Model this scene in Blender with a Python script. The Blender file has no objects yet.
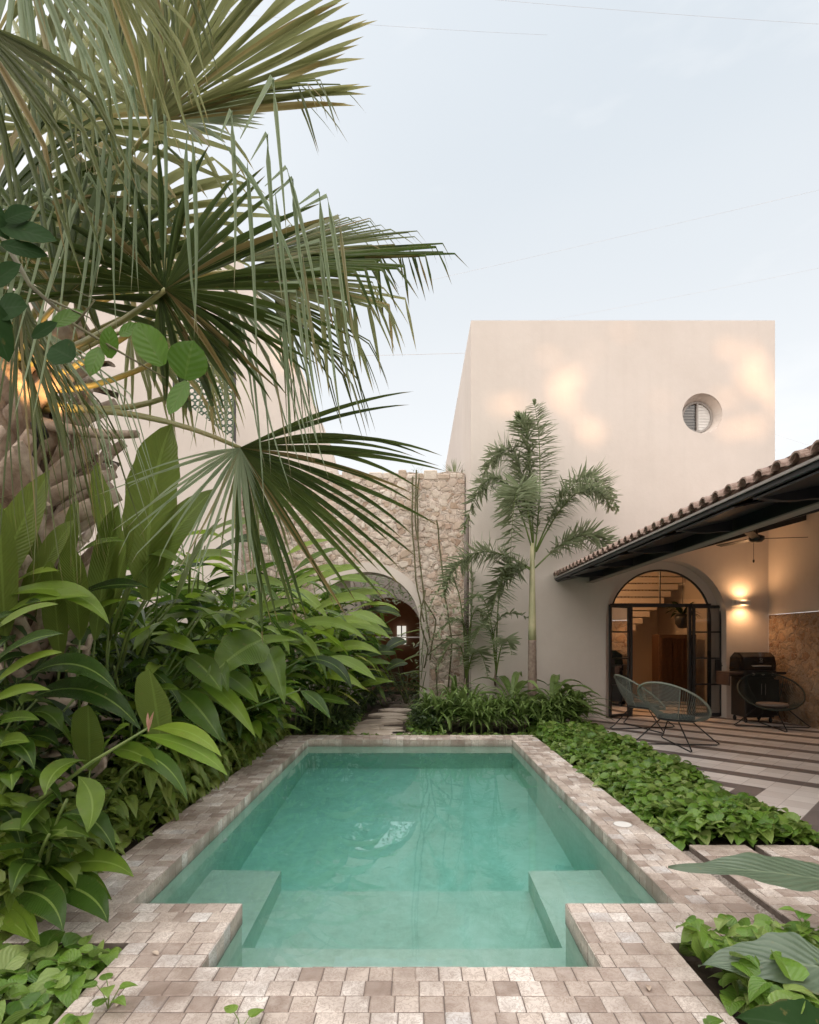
import bpy, bmesh, math, random
import numpy as np
from mathutils import Vector as V, Matrix
from math import sin, cos, pi, radians as R
rnd = random.Random(7)
scn = bpy.context.scene
COL = scn.collection
FX, CX, CY, H = 560.0, 414.5, 642.0, 1.43

def P(px, py, d):
    return V(((px-CX)/FX*d, d, H-(py-CY)/FX*d))
def G(px, py, z=0.0):
    d = (H-z)*FX/(py-CY)
    return V(((px-CX)/FX*d, d, z))

# ------------------------------------------------------------ mesh builder
class MB:
    def __init__(s): s.v=[]; s.f=[]; s.uv=[]; s.mi=[]
    def add(s, vs, fs, uvs=None, m=0):
        o=len(s.v); s.v.extend(tuple(p) for p in vs)
        for i,f in enumerate(fs):
            s.f.append(tuple(o+k for k in f))
            s.uv.append([uvs[k] for k in f] if uvs else [(0,0)]*len(f)); s.mi.append(m)
    def quad(s,a,b,c,d,m=0): s.add([a,b,c,d],[(0,1,2,3)],[(0,0),(1,0),(1,1),(0,1)],m)
    def box(s,x0,x1,y0,y1,z0,z1,m=0,M=None):
        vs=[V((x,y,z)) for z in (z0,z1) for y in (y0,y1) for x in (x0,x1)]
        if M is not None: vs=[M@p for p in vs]
        s.add(vs,[(0,2,3,1),(4,5,7,6),(0,1,5,4),(2,6,7,3),(0,4,6,2),(1,3,7,5)],None,m)
    def bbox(s,x0,x1,y0,y1,z0,z1,b=.01,m=0,M=None):
        # box with chamfered edges on every side
        vs=[];idx={}
        cx,cy,cz=(x0+x1)/2,(y0+y1)/2,(z0+z1)/2; hx,hy,hz=(x1-x0)/2,(y1-y0)/2,(z1-z0)/2
        for sx in(-1,1):
            for sy in(-1,1):
                for sz in(-1,1):
                    for a in range(3):
                        p=[cx+sx*(hx-(0 if a==0 else b)),cy+sy*(hy-(0 if a==1 else b)),cz+sz*(hz-(0 if a==2 else b))]
                        idx[(sx,sy,sz,a)]=len(vs); q=V(p); vs.append(M@q if M is not None else q)
        bm=bmesh.new(); bv=[bm.verts.new(p) for p in vs]
        r=bmesh.ops.convex_hull(bm,input=bv)
        bm.verts.index_update()
        s.add([v.co.copy() for v in bm.verts],[tuple(v.index for v in f.verts) for f in bm.faces],None,m); bm.free()
    def tube(s,pts,rad,n=8,m=0,cap=True,closed=False):
        pts=[V(p) for p in pts]; k=len(pts)
        if not hasattr(rad,'__len__'): rad=[rad]*k
        vs=[];fs=[];prev=None
        for i,p in enumerate(pts):
            if closed: t=(pts[(i+1)%k]-pts[i-1])
            else: t=(pts[min(i+1,k-1)]-pts[max(i-1,0)])
            t.normalize() if t.length>1e-9 else None
            if prev is None:
                a=V((0,0,1)) if abs(t.z)<.9 else V((1,0,0)); u=t.cross(a).normalized()
            else:
                u=(prev-t*prev.dot(t)); u=u.normalized() if u.length>1e-6 else t.orthogonal().normalized()
            prev=u; w=t.cross(u)
            for j in range(n):
                a=2*pi*j/n; vs.append(p+(u*cos(a)+w*sin(a))*rad[i])
        for i in range(k if closed else k-1):
            i2=(i+1)%k
            for j in range(n): fs.append((i*n+j,i*n+(j+1)%n,i2*n+(j+1)%n,i2*n+j))
        if cap and not closed:
            fs.append(tuple(range(n))[::-1]); fs.append(tuple((k-1)*n+j for j in range(n)))
        s.add(vs,fs,None,m)
    def lathe(s,prof,c=(0,0,0),n=24,m=0,M=None,a0=0,a1=2*pi):
        vs=[];fs=[];c=V(c); full=abs(a1-a0-2*pi)<1e-6; nn=n if full else n+1
        for r,z in prof:
            for j in range(nn):
                a=a0+(a1-a0)*j/n; p=V((r*cos(a),r*sin(a),z)); 
                if M is not None: p=M@p
                vs.append(p+c)
        for i in range(len(prof)-1):
            for j in range(n):
                j2=(j+1)%nn if full else j+1
                fs.append((i*nn+j,i*nn+j2,(i+1)*nn+j2,(i+1)*nn+j))
        s.add(vs,fs,None,m)
    def build(s,name,mats,parent=None,smooth=False,origin=None):
        me=bpy.data.meshes.new(name)
        A=np.array(s.v,dtype=np.float64) if s.v else np.zeros((0,3))
        if parent is not None:
            L=V((0,0,0)); q=parent
            while q is not None: L=L+q.location; q=q.parent
            loc=V((0,0,0))
            A=A-np.array(L)
        else:
            if origin is None: lo=A.min(0);hi=A.max(0); origin=((lo[0]+hi[0])/2,(lo[1]+hi[1])/2,lo[2])
            loc=V(origin); A=A-np.array(origin)
        me.from_pydata(A.tolist(),[],s.f)
        if not isinstance(mats,(list,tuple)): mats=[mats]
        for m in mats: me.materials.append(m)
        uvl=me.uv_layers.new(name='UVMap')
        flat=np.array([c for f in s.uv for p in f for c in p],dtype=np.float32)
        uvl.data.foreach_set('uv',flat)
        me.polygons.foreach_set('material_index',s.mi)
        if smooth: me.polygons.foreach_set('use_smooth',[True]*len(s.f))
        me.update()
        o=bpy.data.objects.new(name,me); COL.objects.link(o); o.location=loc
        if parent is not None: o.parent=parent
        return o

def tag(o,label=None,cat=None,group=None,kind=None):
    if label: o['label']=label
    if cat: o['category']=cat
    if group: o['group']=group
    if kind: o['kind']=kind
    return o
def thing(name,label,cat,loc=(0,0,0),group=None):
    o=bpy.data.objects.new(name,None); COL.objects.link(o); o.location=loc; o.empty_display_size=.1
    return tag(o,label,cat,group)

# ------------------------------------------------------------ materials
def newmat(name):
    m=bpy.data.materials.new(name); m.use_nodes=True; nt=m.node_tree; nt.nodes.clear()
    return m,nt
def N(nt,t,ins=None,**kw):
    n=nt.nodes.new(t)
    for k,v in kw.items(): setattr(n,k,v)
    for k,v in (ins or {}).items():
        if isinstance(v,bpy.types.NodeSocket): nt.links.new(v,n.inputs[k])
        else: n.inputs[k].default_value=v
    return n
def rgba(c): return (c[0],c[1],c[2],1)
def hexc(r,g,b):
    f=lambda x:(x/255/12.92) if x/255<=.04045 else ((x/255+.055)/1.055)**2.4
    return (f(r),f(g),f(b))
def ramp(nt,fac,stops,interp='LINEAR'):
    n=nt.nodes.new('ShaderNodeValToRGB'); n.color_ramp.interpolation=interp
    e=n.color_ramp.elements
    while len(e)<len(stops): e.new(.5)
    for i,(p,c) in enumerate(stops): e[i].position=p; e[i].color=rgba(c)
    nt.links.new(fac,n.inputs[0]); return n.outputs[0]
def out(nt,sh,vol=None):
    o=nt.nodes.new('ShaderNodeOutputMaterial')
    if sh is not None: nt.links.new(sh,o.inputs[0])
    if vol is not None: nt.links.new(vol,o.inputs[1])
def mth(nt,op,a,b=None,c=None,clamp=False):
    n=nt.nodes.new('ShaderNodeMath'); n.operation=op; n.use_clamp=clamp
    for i,x in enumerate((a,b,c)):
        if x is None: continue
        if isinstance(x,bpy.types.NodeSocket): nt.links.new(x,n.inputs[i])
        else: n.inputs[i].default_value=x
    return n.outputs[0]
def mixc(nt,f,a,b,blend='MIX'):
    n=nt.nodes.new('ShaderNodeMix'); n.data_type='RGBA'; n.blend_type=blend
    for i,x in ((0,f),(6,a),(7,b)):
        if isinstance(x,bpy.types.NodeSocket): nt.links.new(x,n.inputs[i])
        elif i==0: n.inputs[0].default_value=x
        else: n.inputs[i].default_value=rgba(x)
    return n.outputs[2]
def pos(nt): return N(nt,'ShaderNodeNewGeometry').outputs['Position']

def simple(name,c1,c2=None,scale=6,rough=.6,bump=0,bscale=40,metal=0,coat=0,spec=.5,detail=5):
    m,nt=newmat(name); p=pos(nt)
    b=N(nt,'ShaderNodeBsdfPrincipled',{'Roughness':rough,'Metallic':metal,'Coat Weight':coat,'Specular IOR Level':spec,'Base Color':rgba(c1)})
    if c2:
        n=N(nt,'ShaderNodeTexNoise',{'Vector':p,'Scale':scale,'Detail':detail,'Roughness':.6})
        nt.links.new(ramp(nt,n.outputs[0],[(.3,c1),(.7,c2)]),b.inputs['Base Color'])
    if bump:
        n=N(nt,'ShaderNodeTexNoise',{'Vector':p,'Scale':bscale,'Detail':4})
        bb=N(nt,'ShaderNodeBump',{'Height':n.outputs[0],'Strength':bump,'Distance':.01})
        nt.links.new(bb.outputs[0],b.inputs['Normal'])
    out(nt,b.outputs[0]); return m

def leafmat(name,cols,vein=22,slant=.9,rough=.4,trans=.25,veinbump=.25,rib=(.25,.35,.08),dead=None,ribw=.035,crinkle=0,spec=.42,vm=.08):
    m,nt=newmat(name)
    g=N(nt,'ShaderNodeNewGeometry'); uv=N(nt,'ShaderNodeUVMap').outputs[0]
    sx=N(nt,'ShaderNodeSeparateXYZ',{0:uv}); u,v=sx.outputs[0],sx.outputs[1]
    au=mth(nt,'ABSOLUTE',mth(nt,'SUBTRACT',u,.5))
    rnd_=g.outputs['Random Per Island']
    k=len(cols); base=ramp(nt,rnd_,[(i/(k-1),c) for i,c in enumerate(cols)])
    nz=N(nt,'ShaderNodeTexNoise',{'Vector':g.outputs['Position'],'Scale':9,'Detail':5,'Roughness':.65})
    base=mixc(nt,mth(nt,'MULTIPLY',nz.outputs[0],.55),base,tuple(c*.5 for c in cols[0]))
    w=mth(nt,'SINE',mth(nt,'MULTIPLY',mth(nt,'SUBTRACT',v,mth(nt,'MULTIPLY',au,slant)),vein*2*pi))
    vn=mth(nt,'POWER',mth(nt,'MULTIPLY_ADD',w,.5,.5),3)
    base=mixc(nt,mth(nt,'MULTIPLY',vn,vm),base,rib)
    ribf=mth(nt,'LESS_THAN',au,ribw)
    base=mixc(nt,mth(nt,'MULTIPLY',ribf,.6),base,rib)
    if dead:
        n2=N(nt,'ShaderNodeTexNoise',{'Vector':g.outputs['Position'],'Scale':3,'Detail':3})
        tipf=mth(nt,'MULTIPLY',mth(nt,'GREATER_THAN',v,.93),.5)
        dd=mth(nt,'MAXIMUM',tipf,mth(nt,'MULTIPLY',mth(nt,'GREATER_THAN',rnd_,.9),.7))
        base=mixc(nt,dd,base,dead)
    sp_=N(nt,'ShaderNodeTexNoise',{'Vector':g.outputs['Position'],'Scale':26,'Detail':3})
    base=mixc(nt,mth(nt,'MULTIPLY',mth(nt,'SUBTRACT',sp_.outputs[0],.66,clamp=True),6,clamp=True),base,(.20,.15,.05))
    mg=mth(nt,'MULTIPLY',mth(nt,'MULTIPLY_ADD',au,12,-5.4,clamp=True),mth(nt,'GREATER_THAN',nz.outputs[0],.56))
    base=mixc(nt,mth(nt,'MULTIPLY',mg,.6),base,(.26,.19,.07))
    hgt=mth(nt,'ADD',mth(nt,'MULTIPLY',w,.5),mth(nt,'MULTIPLY',nz.outputs[0],1.0+crinkle))
    bb=N(nt,'ShaderNodeBump',{'Height':hgt,'Strength':veinbump,'Distance':.01})
    b=N(nt,'ShaderNodeBsdfPrincipled',{'Base Color':base,'Roughness':rough,'Normal':bb.outputs[0],'Specular IOR Level':spec})
    t=N(nt,'ShaderNodeBsdfTranslucent',{'Color':mixc(nt,.5,base,tuple(min(1,c*2.2) for c in cols[-1])),'Normal':bb.outputs[0]})
    mx=N(nt,'ShaderNodeMixShader',{0:trans,1:b.outputs[0],2:t.outputs[0]})
    out(nt,mx.outputs[0]); return m

M={}
def plaster(name,c,c2,bump=.12):
    m,nt=newmat(name); p=pos(nt)
    n1=N(nt,'ShaderNodeTexNoise',{'Vector':p,'Scale':.7,'Detail':6,'Roughness':.6})
    n2=N(nt,'ShaderNodeTexNoise',{'Vector':p,'Scale':7,'Detail':6,'Roughness':.7})
    f=mth(nt,'ADD',mth(nt,'MULTIPLY',n1.outputs[0],.7),mth(nt,'MULTIPLY',n2.outputs[0],.3))
    col=ramp(nt,f,[(.3,c2),(.62,c)])
    # rain streaks: noise stretched along Z
    mp=N(nt,'ShaderNodeMapping',{'Vector':p,'Scale':(5,5,.25)})
    n3=N(nt,'ShaderNodeTexNoise',{'Vector':mp.outputs[0],'Scale':1.2,'Detail':4})
    col=mixc(nt,mth(nt,'MULTIPLY',mth(nt,'SUBTRACT',n3.outputs[0],.5,clamp=True),.35),col,tuple(x*.72 for x in c2))
    n4=N(nt,'ShaderNodeTexNoise',{'Vector':p,'Scale':60,'Detail':4})
    h=mth(nt,'ADD',n4.outputs[0],mth(nt,'MULTIPLY',n2.outputs[0],3))
    bb=N(nt,'ShaderNodeBump',{'Height':h,'Strength':bump,'Distance':.01})
    b=N(nt,'ShaderNodeBsdfPrincipled',{'Base Color':col,'Roughness':.85,'Normal':bb.outputs[0],'Specular IOR Level':.25})
    out(nt,b.outputs[0]); return m
M['plaster']=plaster('plaster',(.70,.63,.575),(.64,.57,.515))
M['plaster_grey']=plaster('plaster_grey',(.62,.57,.54),(.54,.49,.46))
M['plaster_in']=plaster('plaster_inside',(.68,.60,.52),(.62,.54,.46))
def rubble(name,sc,stones,mortar,warm=1.0,edge=.07):
    m,nt=newmat(name); p=pos(nt)
    nz=N(nt,'ShaderNodeTexNoise',{'Vector':p,'Scale':5.5,'Detail':4})
    pv=N(nt,'ShaderNodeVectorMath',{0:p},operation='ADD')
    sc3=N(nt,'ShaderNodeVectorMath',{0:nz.outputs['Color'],'Scale':.30},operation='SCALE')
    nt.links.new(sc3.outputs[0],pv.inputs[1])
    mp=N(nt,'ShaderNodeMapping',{'Vector':pv.outputs[0],'Scale':(1,1,1.35)})
    vo=N(nt,'ShaderNodeTexVoronoi',{'Vector':mp.outputs[0],'Scale':sc,'Randomness':1},feature='F1')
    ve=N(nt,'ShaderNodeTexVoronoi',{'Vector':mp.outputs[0],'Scale':sc,'Randomness':1},feature='DISTANCE_TO_EDGE')
    sr=N(nt,'ShaderNodeSeparateColor',{0:vo.outputs['Color']})
    col=ramp(nt,sr.outputs[0],stones)
    n2=N(nt,'ShaderNodeTexNoise',{'Vector':p,'Scale':22,'Detail':6,'Roughness':.7})
    col=mixc(nt,mth(nt,'MULTIPLY',mth(nt,'SUBTRACT',n2.outputs[0],.35,clamp=True),1.6,clamp=True),col,tuple(c*.55 for c in stones[0][1]))
    ed=mth(nt,'ADD',ve.outputs[0],mth(nt,'MULTIPLY',mth(nt,'SUBTRACT',n2.outputs[0],.5),.10))
    f=ramp(nt,ed,[(edge*.5,(1,1,1)),(edge*1.6,(0,0,0))])
    col=mixc(nt,f,col,mortar)
    h=mth(nt,'ADD',mth(nt,'MINIMUM',mth(nt,'MULTIPLY',ve.outputs[0],2.5),.35),mth(nt,'MULTIPLY',n2.outputs[0],.25))
    bb=N(nt,'ShaderNodeBump',{'Height':h,'Strength':1.0,'Distance':.05})
    b=N(nt,'ShaderNodeBsdfPrincipled',{'Base Color':col,'Roughness':.9,'Normal':bb.outputs[0],'Specular IOR Level':.2})
    out(nt,b.outputs[0]); return m
M['rubble']=rubble('rubble_stone',7.0,[(0,(.44,.31,.23)),(.25,(.70,.59,.50)),(.6,(.84,.75,.67)),(1,(.62,.46,.36))],(.70,.60,.52))
def stone_mat():
    m,nt=newmat('rubble_stones'); g=N(nt,'ShaderNodeNewGeometry'); p=g.outputs['Position']; r=g.outputs['Random Per Island']
    col=ramp(nt,r,[(0,(.50,.38,.29)),(.2,(.62,.51,.42)),(.5,(.72,.63,.54)),(.8,(.78,.70,.62)),(1,(.60,.45,.36))])
    n1=N(nt,'ShaderNodeTexNoise',{'Vector':p,'Scale':13,'Detail':7,'Roughness':.7})
    col=mixc(nt,mth(nt,'MULTIPLY',mth(nt,'SUBTRACT',n1.outputs[0],.5,clamp=True),3.0,clamp=True),col,(.34,.24,.17))
    n3=N(nt,'ShaderNodeTexNoise',{'Vector':p,'Scale':.9,'Detail':4})
    col=mixc(nt,mth(nt,'MULTIPLY',mth(nt,'SUBTRACT',n3.outputs[0],.52,clamp=True),2.2,clamp=True),col,(.36,.28,.22))
    bb=N(nt,'ShaderNodeBump',{'Height':n1.outputs[0],'Strength':.8,'Distance':.03})
    b=N(nt,'ShaderNodeBsdfPrincipled',{'Base Color':col,'Roughness':.9,'Normal':bb.outputs[0],'Specular IOR Level':.2})
    out(nt,b.outputs[0]); return m
M['stones']=stone_mat()
M['mortar']=simple('lime_mortar',(.50,.42,.355),(.60,.52,.45),9,.95,.6,50)
M['rubble2']=rubble('rubble_stone_brown',7,[(0,(.30,.17,.10)),(.35,(.46,.32,.21)),(.7,(.56,.42,.30)),(1,(.36,.24,.15))],(.42,.32,.24))

def tile_mat():
    m,nt=newmat('travertine_tile'); g=N(nt,'ShaderNodeNewGeometry'); p=g.outputs['Position']; r=g.outputs['Random Per Island']
    col=ramp(nt,r,[(0,(.30,.235,.195)),(.18,(.42,.34,.29)),(.38,(.54,.455,.39)),(.58,(.64,.55,.48)),(.78,(.72,.64,.575)),(.93,(.84,.79,.74)),(1,(.60,.58,.57))],'LINEAR')
    mp=N(nt,'ShaderNodeMapping',{'Vector':p})
    cs=N(nt,'ShaderNodeCombineXYZ',{0:mth(nt,'MULTIPLY',r,37.0),1:mth(nt,'MULTIPLY',r,91.0),2:0.0})
    nt.links.new(cs.outputs[0],mp.inputs['Location'])
    nz=N(nt,'ShaderNodeTexNoise',{'Vector':mp.outputs[0],'Scale':28,'Detail':7,'Roughness':.65,'Distortion':1.2})
    ve=ramp(nt,nz.outputs[0],[(.44,(0,0,0)),(.49,(1,1,1)),(.54,(0,0,0))])
    col=mixc(nt,mth(nt,'MULTIPLY',ve,.65),col,(.24,.16,.12))
    n2=N(nt,'ShaderNodeTexNoise',{'Vector':mp.outputs[0],'Scale':11,'Detail':4})
    col=mixc(nt,mth(nt,'MULTIPLY',mth(nt,'SUBTRACT',n2.outputs[0],.4,clamp=True),1.6,clamp=True),col,(.62,.53,.47))
    n5=N(nt,'ShaderNodeTexNoise',{'Vector':p,'Scale':1.6,'Detail':5,'Roughness':.6})
    col=mixc(nt,mth(nt,'MULTIPLY',mth(nt,'SUBTRACT',n5.outputs[0],.45,clamp=True),4.0,clamp=True),col,(.25,.185,.15))
    pit=N(nt,'ShaderNodeTexNoise',{'Vector':p,'Scale':110,'Detail':3})
    h=mth(nt,'ADD',mth(nt,'MULTIPLY',nz.outputs[0],1.2),pit.outputs[0])
    bb=N(nt,'ShaderNodeBump',{'Height':h,'Strength':.35,'Distance':.006})
    # water line stain low on the pool side tiles, damp patches elsewhere
    pz=N(nt,'ShaderNodeSeparateXYZ',{0:p}).outputs[2]
    st_=mth(nt,'MULTIPLY_ADD',mth(nt,'ADD',pz,mth(nt,'MULTIPLY',n2.outputs[0],.03)),-28.0,-1.0,clamp=True)
    col=mixc(nt,mth(nt,'MULTIPLY',st_,.55),col,(.13,.12,.09))
    rr=mth(nt,'SUBTRACT',mth(nt,'MULTIPLY_ADD',n2.outputs[0],.3,.46),mth(nt,'MULTIPLY',mth(nt,'SUBTRACT',n5.outputs[0],.5,clamp=True),1.2),clamp=True)
    b=N(nt,'ShaderNodeBsdfPrincipled',{'Base Color':col,'Roughness':rr,'Normal':bb.outputs[0],'Specular IOR Level':.4})
    out(nt,b.outputs[0]); return m
M['tile']=tile_mat()
M['grout']=simple('grout',(.13,.10,.085),(.20,.16,.135),30,.9,.4,90)
M['soil']=simple('soil',(.035,.024,.016),(.085,.06,.04),9,.95,1,30)
def pool_mat():
    m,nt=newmat('polished_pool_plaster'); p=pos(nt)
    n1=N(nt,'ShaderNodeTexNoise',{'Vector':p,'Scale':1.7,'Detail':8,'Roughness':.7,'Distortion':.8})
    n2=N(nt,'ShaderNodeTexNoise',{'Vector':p,'Scale':14,'Detail':5,'Roughness':.7})
    f=mth(nt,'ADD',mth(nt,'MULTIPLY',n1.outputs[0],.65),mth(nt,'MULTIPLY',n2.outputs[0],.35))
    col=ramp(nt,f,[(.34,(.56,.58,.49)),(.5,(.68,.70,.61)),(.66,(.80,.80,.73))])
    bb=N(nt,'ShaderNodeBump',{'Height':n2.outputs[0],'Strength':.15,'Distance':.01})
    b=N(nt,'ShaderNodeBsdfPrincipled',{'Base Color':col,'Roughness':.6,'Normal':bb.outputs[0]})
    out(nt,b.outputs[0]); return m
M['pool']=pool_mat()
def water_mat():
    m,nt=newmat('water'); p=pos(nt)
    mp=N(nt,'ShaderNodeMapping',{'Vector':p,'Scale':(1,1.0,1)})
    n1=N(nt,'ShaderNodeTexNoise',{'Vector':mp.outputs[0],'Scale':2.2,'Detail':2,'Roughness':.5,'Distortion':.4})
    n2=N(nt,'ShaderNodeTexNoise',{'Vector':mp.outputs[0],'Scale':9,'Detail':2})
    h=mth(nt,'ADD',n1.outputs[0],mth(nt,'MULTIPLY',n2.outputs[0],.12))
    bb=N(nt,'ShaderNodeBump',{'Height':h,'Strength':.05,'Distance':.02})
    rf_=N(nt,'ShaderNodeBsdfRefraction',{'IOR':1.333,'Roughness':0,'Normal':bb.outputs[0],'Color':(1,1,1,1)})
    gs=N(nt,'ShaderNodeBsdfGlossy',{'Roughness':0,'Normal':bb.outputs[0],'Color':(1,1,1,1)})
    fn_=N(nt,'ShaderNodeFresnel',{'IOR':1.333,'Normal':bb.outputs[0]})
    b=N(nt,'ShaderNodeMixShader',{0:mth(nt,'MULTIPLY',fn_.outputs[0],1.35,clamp=True),1:rf_.outputs[0],2:gs.outputs[0]})
    va=N(nt,'ShaderNodeVolumeAbsorption',{'Color':(.20,.965,.935,1),'Density':.36})
    out(nt,b.outputs[0],va.outputs[0]); return m
M['water']=water_mat()
def terrace_mat():
    m,nt=newmat('striped_terrace_tile'); p=pos(nt)
    s=N(nt,'ShaderNodeSeparateXYZ',{0:p}); x,y=s.outputs[0],s.outputs[1]
    c=mth(nt,'ADD',x,y); e=mth(nt,'SUBTRACT',y,x)
    ph=mth(nt,'FRACT',mth(nt,'DIVIDE',mth(nt,'SUBTRACT',c,9.42),.955))
    st=mth(nt,'MULTIPLY',mth(nt,'LESS_THAN',ph,.31),mth(nt,'GREATER_THAN',c,9.2))
    l1=mth(nt,'MULTIPLY',mth(nt,'MULTIPLY',mth(nt,'GREATER_THAN',c,8.60),mth(nt,'LESS_THAN',c,8.90)),mth(nt,'GREATER_THAN',e,2.03))
    l2=mth(nt,'MULTIPLY',mth(nt,'MULTIPLY',mth(nt,'GREATER_THAN',e,2.03),mth(nt,'LESS_THAN',e,2.34)),mth(nt,'LESS_THAN',c,8.90))
    edg=mth(nt,'LESS_THAN',e,1.40); edg=mth(nt,'MULTIPLY',edg,mth(nt,'LESS_THAN',c,9.2))
    dk=mth(nt,'MAXIMUM',mth(nt,'MAXIMUM',st,l1),mth(nt,'MAXIMUM',l2,edg))
    # tile joints every 0.3375 m on the diagonal grid
    T=.318
    def jt(q,o):
        f=mth(nt,'FRACT',mth(nt,'DIVIDE',mth(nt,'SUBTRACT',q,o),T)); a=mth(nt,'ABSOLUTE',mth(nt,'SUBTRACT',f,.5)); return mth(nt,'GREATER_THAN',a,.489)
    j=mth(nt,'MAXIMUM',jt(c,9.42),jt(e,2.03))
    cell=N(nt,'ShaderNodeCombineXYZ',{0:mth(nt,'FLOOR',mth(nt,'DIVIDE',mth(nt,'SUBTRACT',c,9.42),T)),1:mth(nt,'FLOOR',mth(nt,'DIVIDE',mth(nt,'SUBTRACT',e,2.03),T)),2:0.0})
    wn=N(nt,'ShaderNodeTexWhiteNoise',{'Vector':cell.outputs[0]}); r=wn.outputs[0]
    nz=N(nt,'ShaderNodeTexNoise',{'Vector':p,'Scale':6,'Detail':7,'Roughness':.7})
    fa=mth(nt,'ADD',mth(nt,'MULTIPLY',r,.45),mth(nt,'MULTIPLY',nz.outputs[0],.55))
    lt=ramp(nt,fa,[(.2,(.60,.53,.49)),(.8,(.78,.72,.68))]); dd=ramp(nt,fa,[(.2,(.115,.095,.09)),(.8,(.20,.165,.155))])
    col=mixc(nt,dk,lt,dd); col=mixc(nt,mth(nt,'MULTIPLY',j,.6),col,(.25,.21,.19))
    bb=N(nt,'ShaderNodeBump',{'Height':mth(nt,'SUBTRACT',nz.outputs[0],j),'Strength':.2,'Distance':.003})
    b=N(nt,'ShaderNodeBsdfPrincipled',{'Base Color':col,'Roughness':mth(nt,'MULTIPLY_ADD',nz.outputs[0],.3,.35),'Normal':bb.outputs[0]})
    out(nt,b.outputs[0]); return m
M['terrace']=terrace_mat()
M['steel']=simple('dark_painted_steel',(.014,.017,.021),(.022,.026,.032),8,.42,.05)
M['flange']=simple('grey_steel_flange',(.26,.235,.22),(.32,.29,.27),10,.5)
M['black']=simple('black_metal',(.012,.012,.013),(.02,.02,.02),10,.4)
M['iron']=simple('door_iron',(.02,.019,.02),(.032,.03,.03),10,.45)
M['terracotta']=simple('weathered_roof_tile',(.21,.13,.10),(.40,.30,.25),14,.85,.6,50)
M['terracotta_dark']=simple('tile_hollow_shade',(.10,.06,.045),(.2,.12,.09),14,.9,.4,50)  # dark tone that stands in for shade inside the tile hollows
M['wood']=simple('walnut_wood',(.055,.025,.013),(.10,.05,.025),20,.45)
M['woodlight']=simple('oak_wood',(.30,.17,.09),(.38,.23,.12),20,.5)
M['white']=simple('white_paint',(.72,.70,.67),(.78,.76,.73),10,.5)
M['greyfix']=simple('grey_fixture',(.33,.30,.28),(.38,.35,.32),10,.5)
M['cord']=simple('sage_cord',(.15,.17,.145),(.22,.24,.21),40,.6)
M['cord_dark']=simple('dark_green_cord',(.018,.026,.02),(.03,.042,.033),40,.6)
M['hoop']=simple('sage_metal_hoop',(.20,.23,.19),(.27,.30,.25),20,.5)
M['cushion_teal']=simple('teal_cushion',(.035,.065,.07),(.06,.09,.095),60,.9,.4,200)
M['cushion_light']=simple('pale_green_cushion',(.16,.20,.19),(.22,.26,.25),60,.9,.4,200)
M['cushion_taupe']=simple('taupe_cushion',(.20,.16,.135),(.27,.22,.19),60,.9,.4,200)
M['rubber']=simple('rubber',(.02,.02,.02),None,rough=.8)
M['bark']=simple('ringed_palm_bark',(.17,.115,.09),(.32,.25,.20),18,.85,.6,60)
M['boot']=simple('dry_leaf_base',(.26,.18,.13),(.62,.51,.41),9,.85,.9,34)
M['fibre']=simple('palm_fibre',(.08,.05,.03),(.22,.15,.10),30,.95,1,60)
M['stem']=simple('green_stem',(.10,.16,.035),(.17,.22,.06),12,.45)
M['crownshaft']=simple('yellow_green_crownshaft',(.36,.36,.20),(.50,.46,.28),5,.45)
M['petiole']=simple('yellow_petiole',(.38,.31,.12),(.26,.30,.12),4,.45)
M['vine']=simple('vine_stem',(.10,.085,.045),(.15,.15,.07),12,.7)
M['flag']=simple('limestone_flag',(.42,.33,.26),(.62,.53,.44),5,.85,.6,40)
M['gravel']=simple('gravel',(.22,.18,.15),(.48,.42,.37),70,.9,1,90)
def glass(name,col=(1,1,1),tr=.75):
    m,nt=newmat(name)
    t=N(nt,'ShaderNodeBsdfTransparent',{'Color':rgba(col)}); g=N(nt,'ShaderNodeBsdfGlossy',{'Roughness':.03,'Color':(1,1,1,1)})
    f=N(nt,'ShaderNodeFresnel',{'IOR':1.5}); mx=N(nt,'ShaderNodeMixShader',{0:mth(nt,'MULTIPLY_ADD',f.outputs[0],1.2,.02,clamp=True),1:t.outputs[0],2:g.outputs[0]})
    out(nt,mx.outputs[0]); return m
M['glass']=glass('window_glass',(.86,.86,.84))
def emit(name,c,s):
    m,nt=newmat(name); e=N(nt,'ShaderNodeEmission',{'Color':rgba(c),'Strength':s}); out(nt,e.outputs[0]); return m
M['lamp']=emit('lamp_glow',(1,.60,.28),4)
M['lit_window']=emit('lit_window_glow',(.9,.85,.75),.35)
# foliage
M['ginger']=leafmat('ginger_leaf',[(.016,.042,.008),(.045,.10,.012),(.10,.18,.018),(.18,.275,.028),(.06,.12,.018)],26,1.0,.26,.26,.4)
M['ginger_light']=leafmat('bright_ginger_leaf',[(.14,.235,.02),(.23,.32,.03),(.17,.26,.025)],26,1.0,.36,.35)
M['banana']=leafmat('banana_leaf',[(.12,.18,.03),(.18,.24,.04),(.15,.20,.05)],30,.35,.38,.35)
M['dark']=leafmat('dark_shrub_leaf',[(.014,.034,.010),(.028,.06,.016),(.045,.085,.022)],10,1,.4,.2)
M['pothos']=leafmat('pothos_leaf',[(.06,.14,.016),(.10,.21,.025),(.15,.28,.032),(.20,.33,.05),(.34,.42,.14)],6,1,.33,.25,.2,(.16,.24,.06))
M['pothos_y']=leafmat('yellow_green_pothos_leaf',[(.08,.14,.022),(.15,.23,.035),(.22,.30,.05),(.30,.35,.09)],6,1,.36,.28,.2,(.2,.26,.07))
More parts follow.
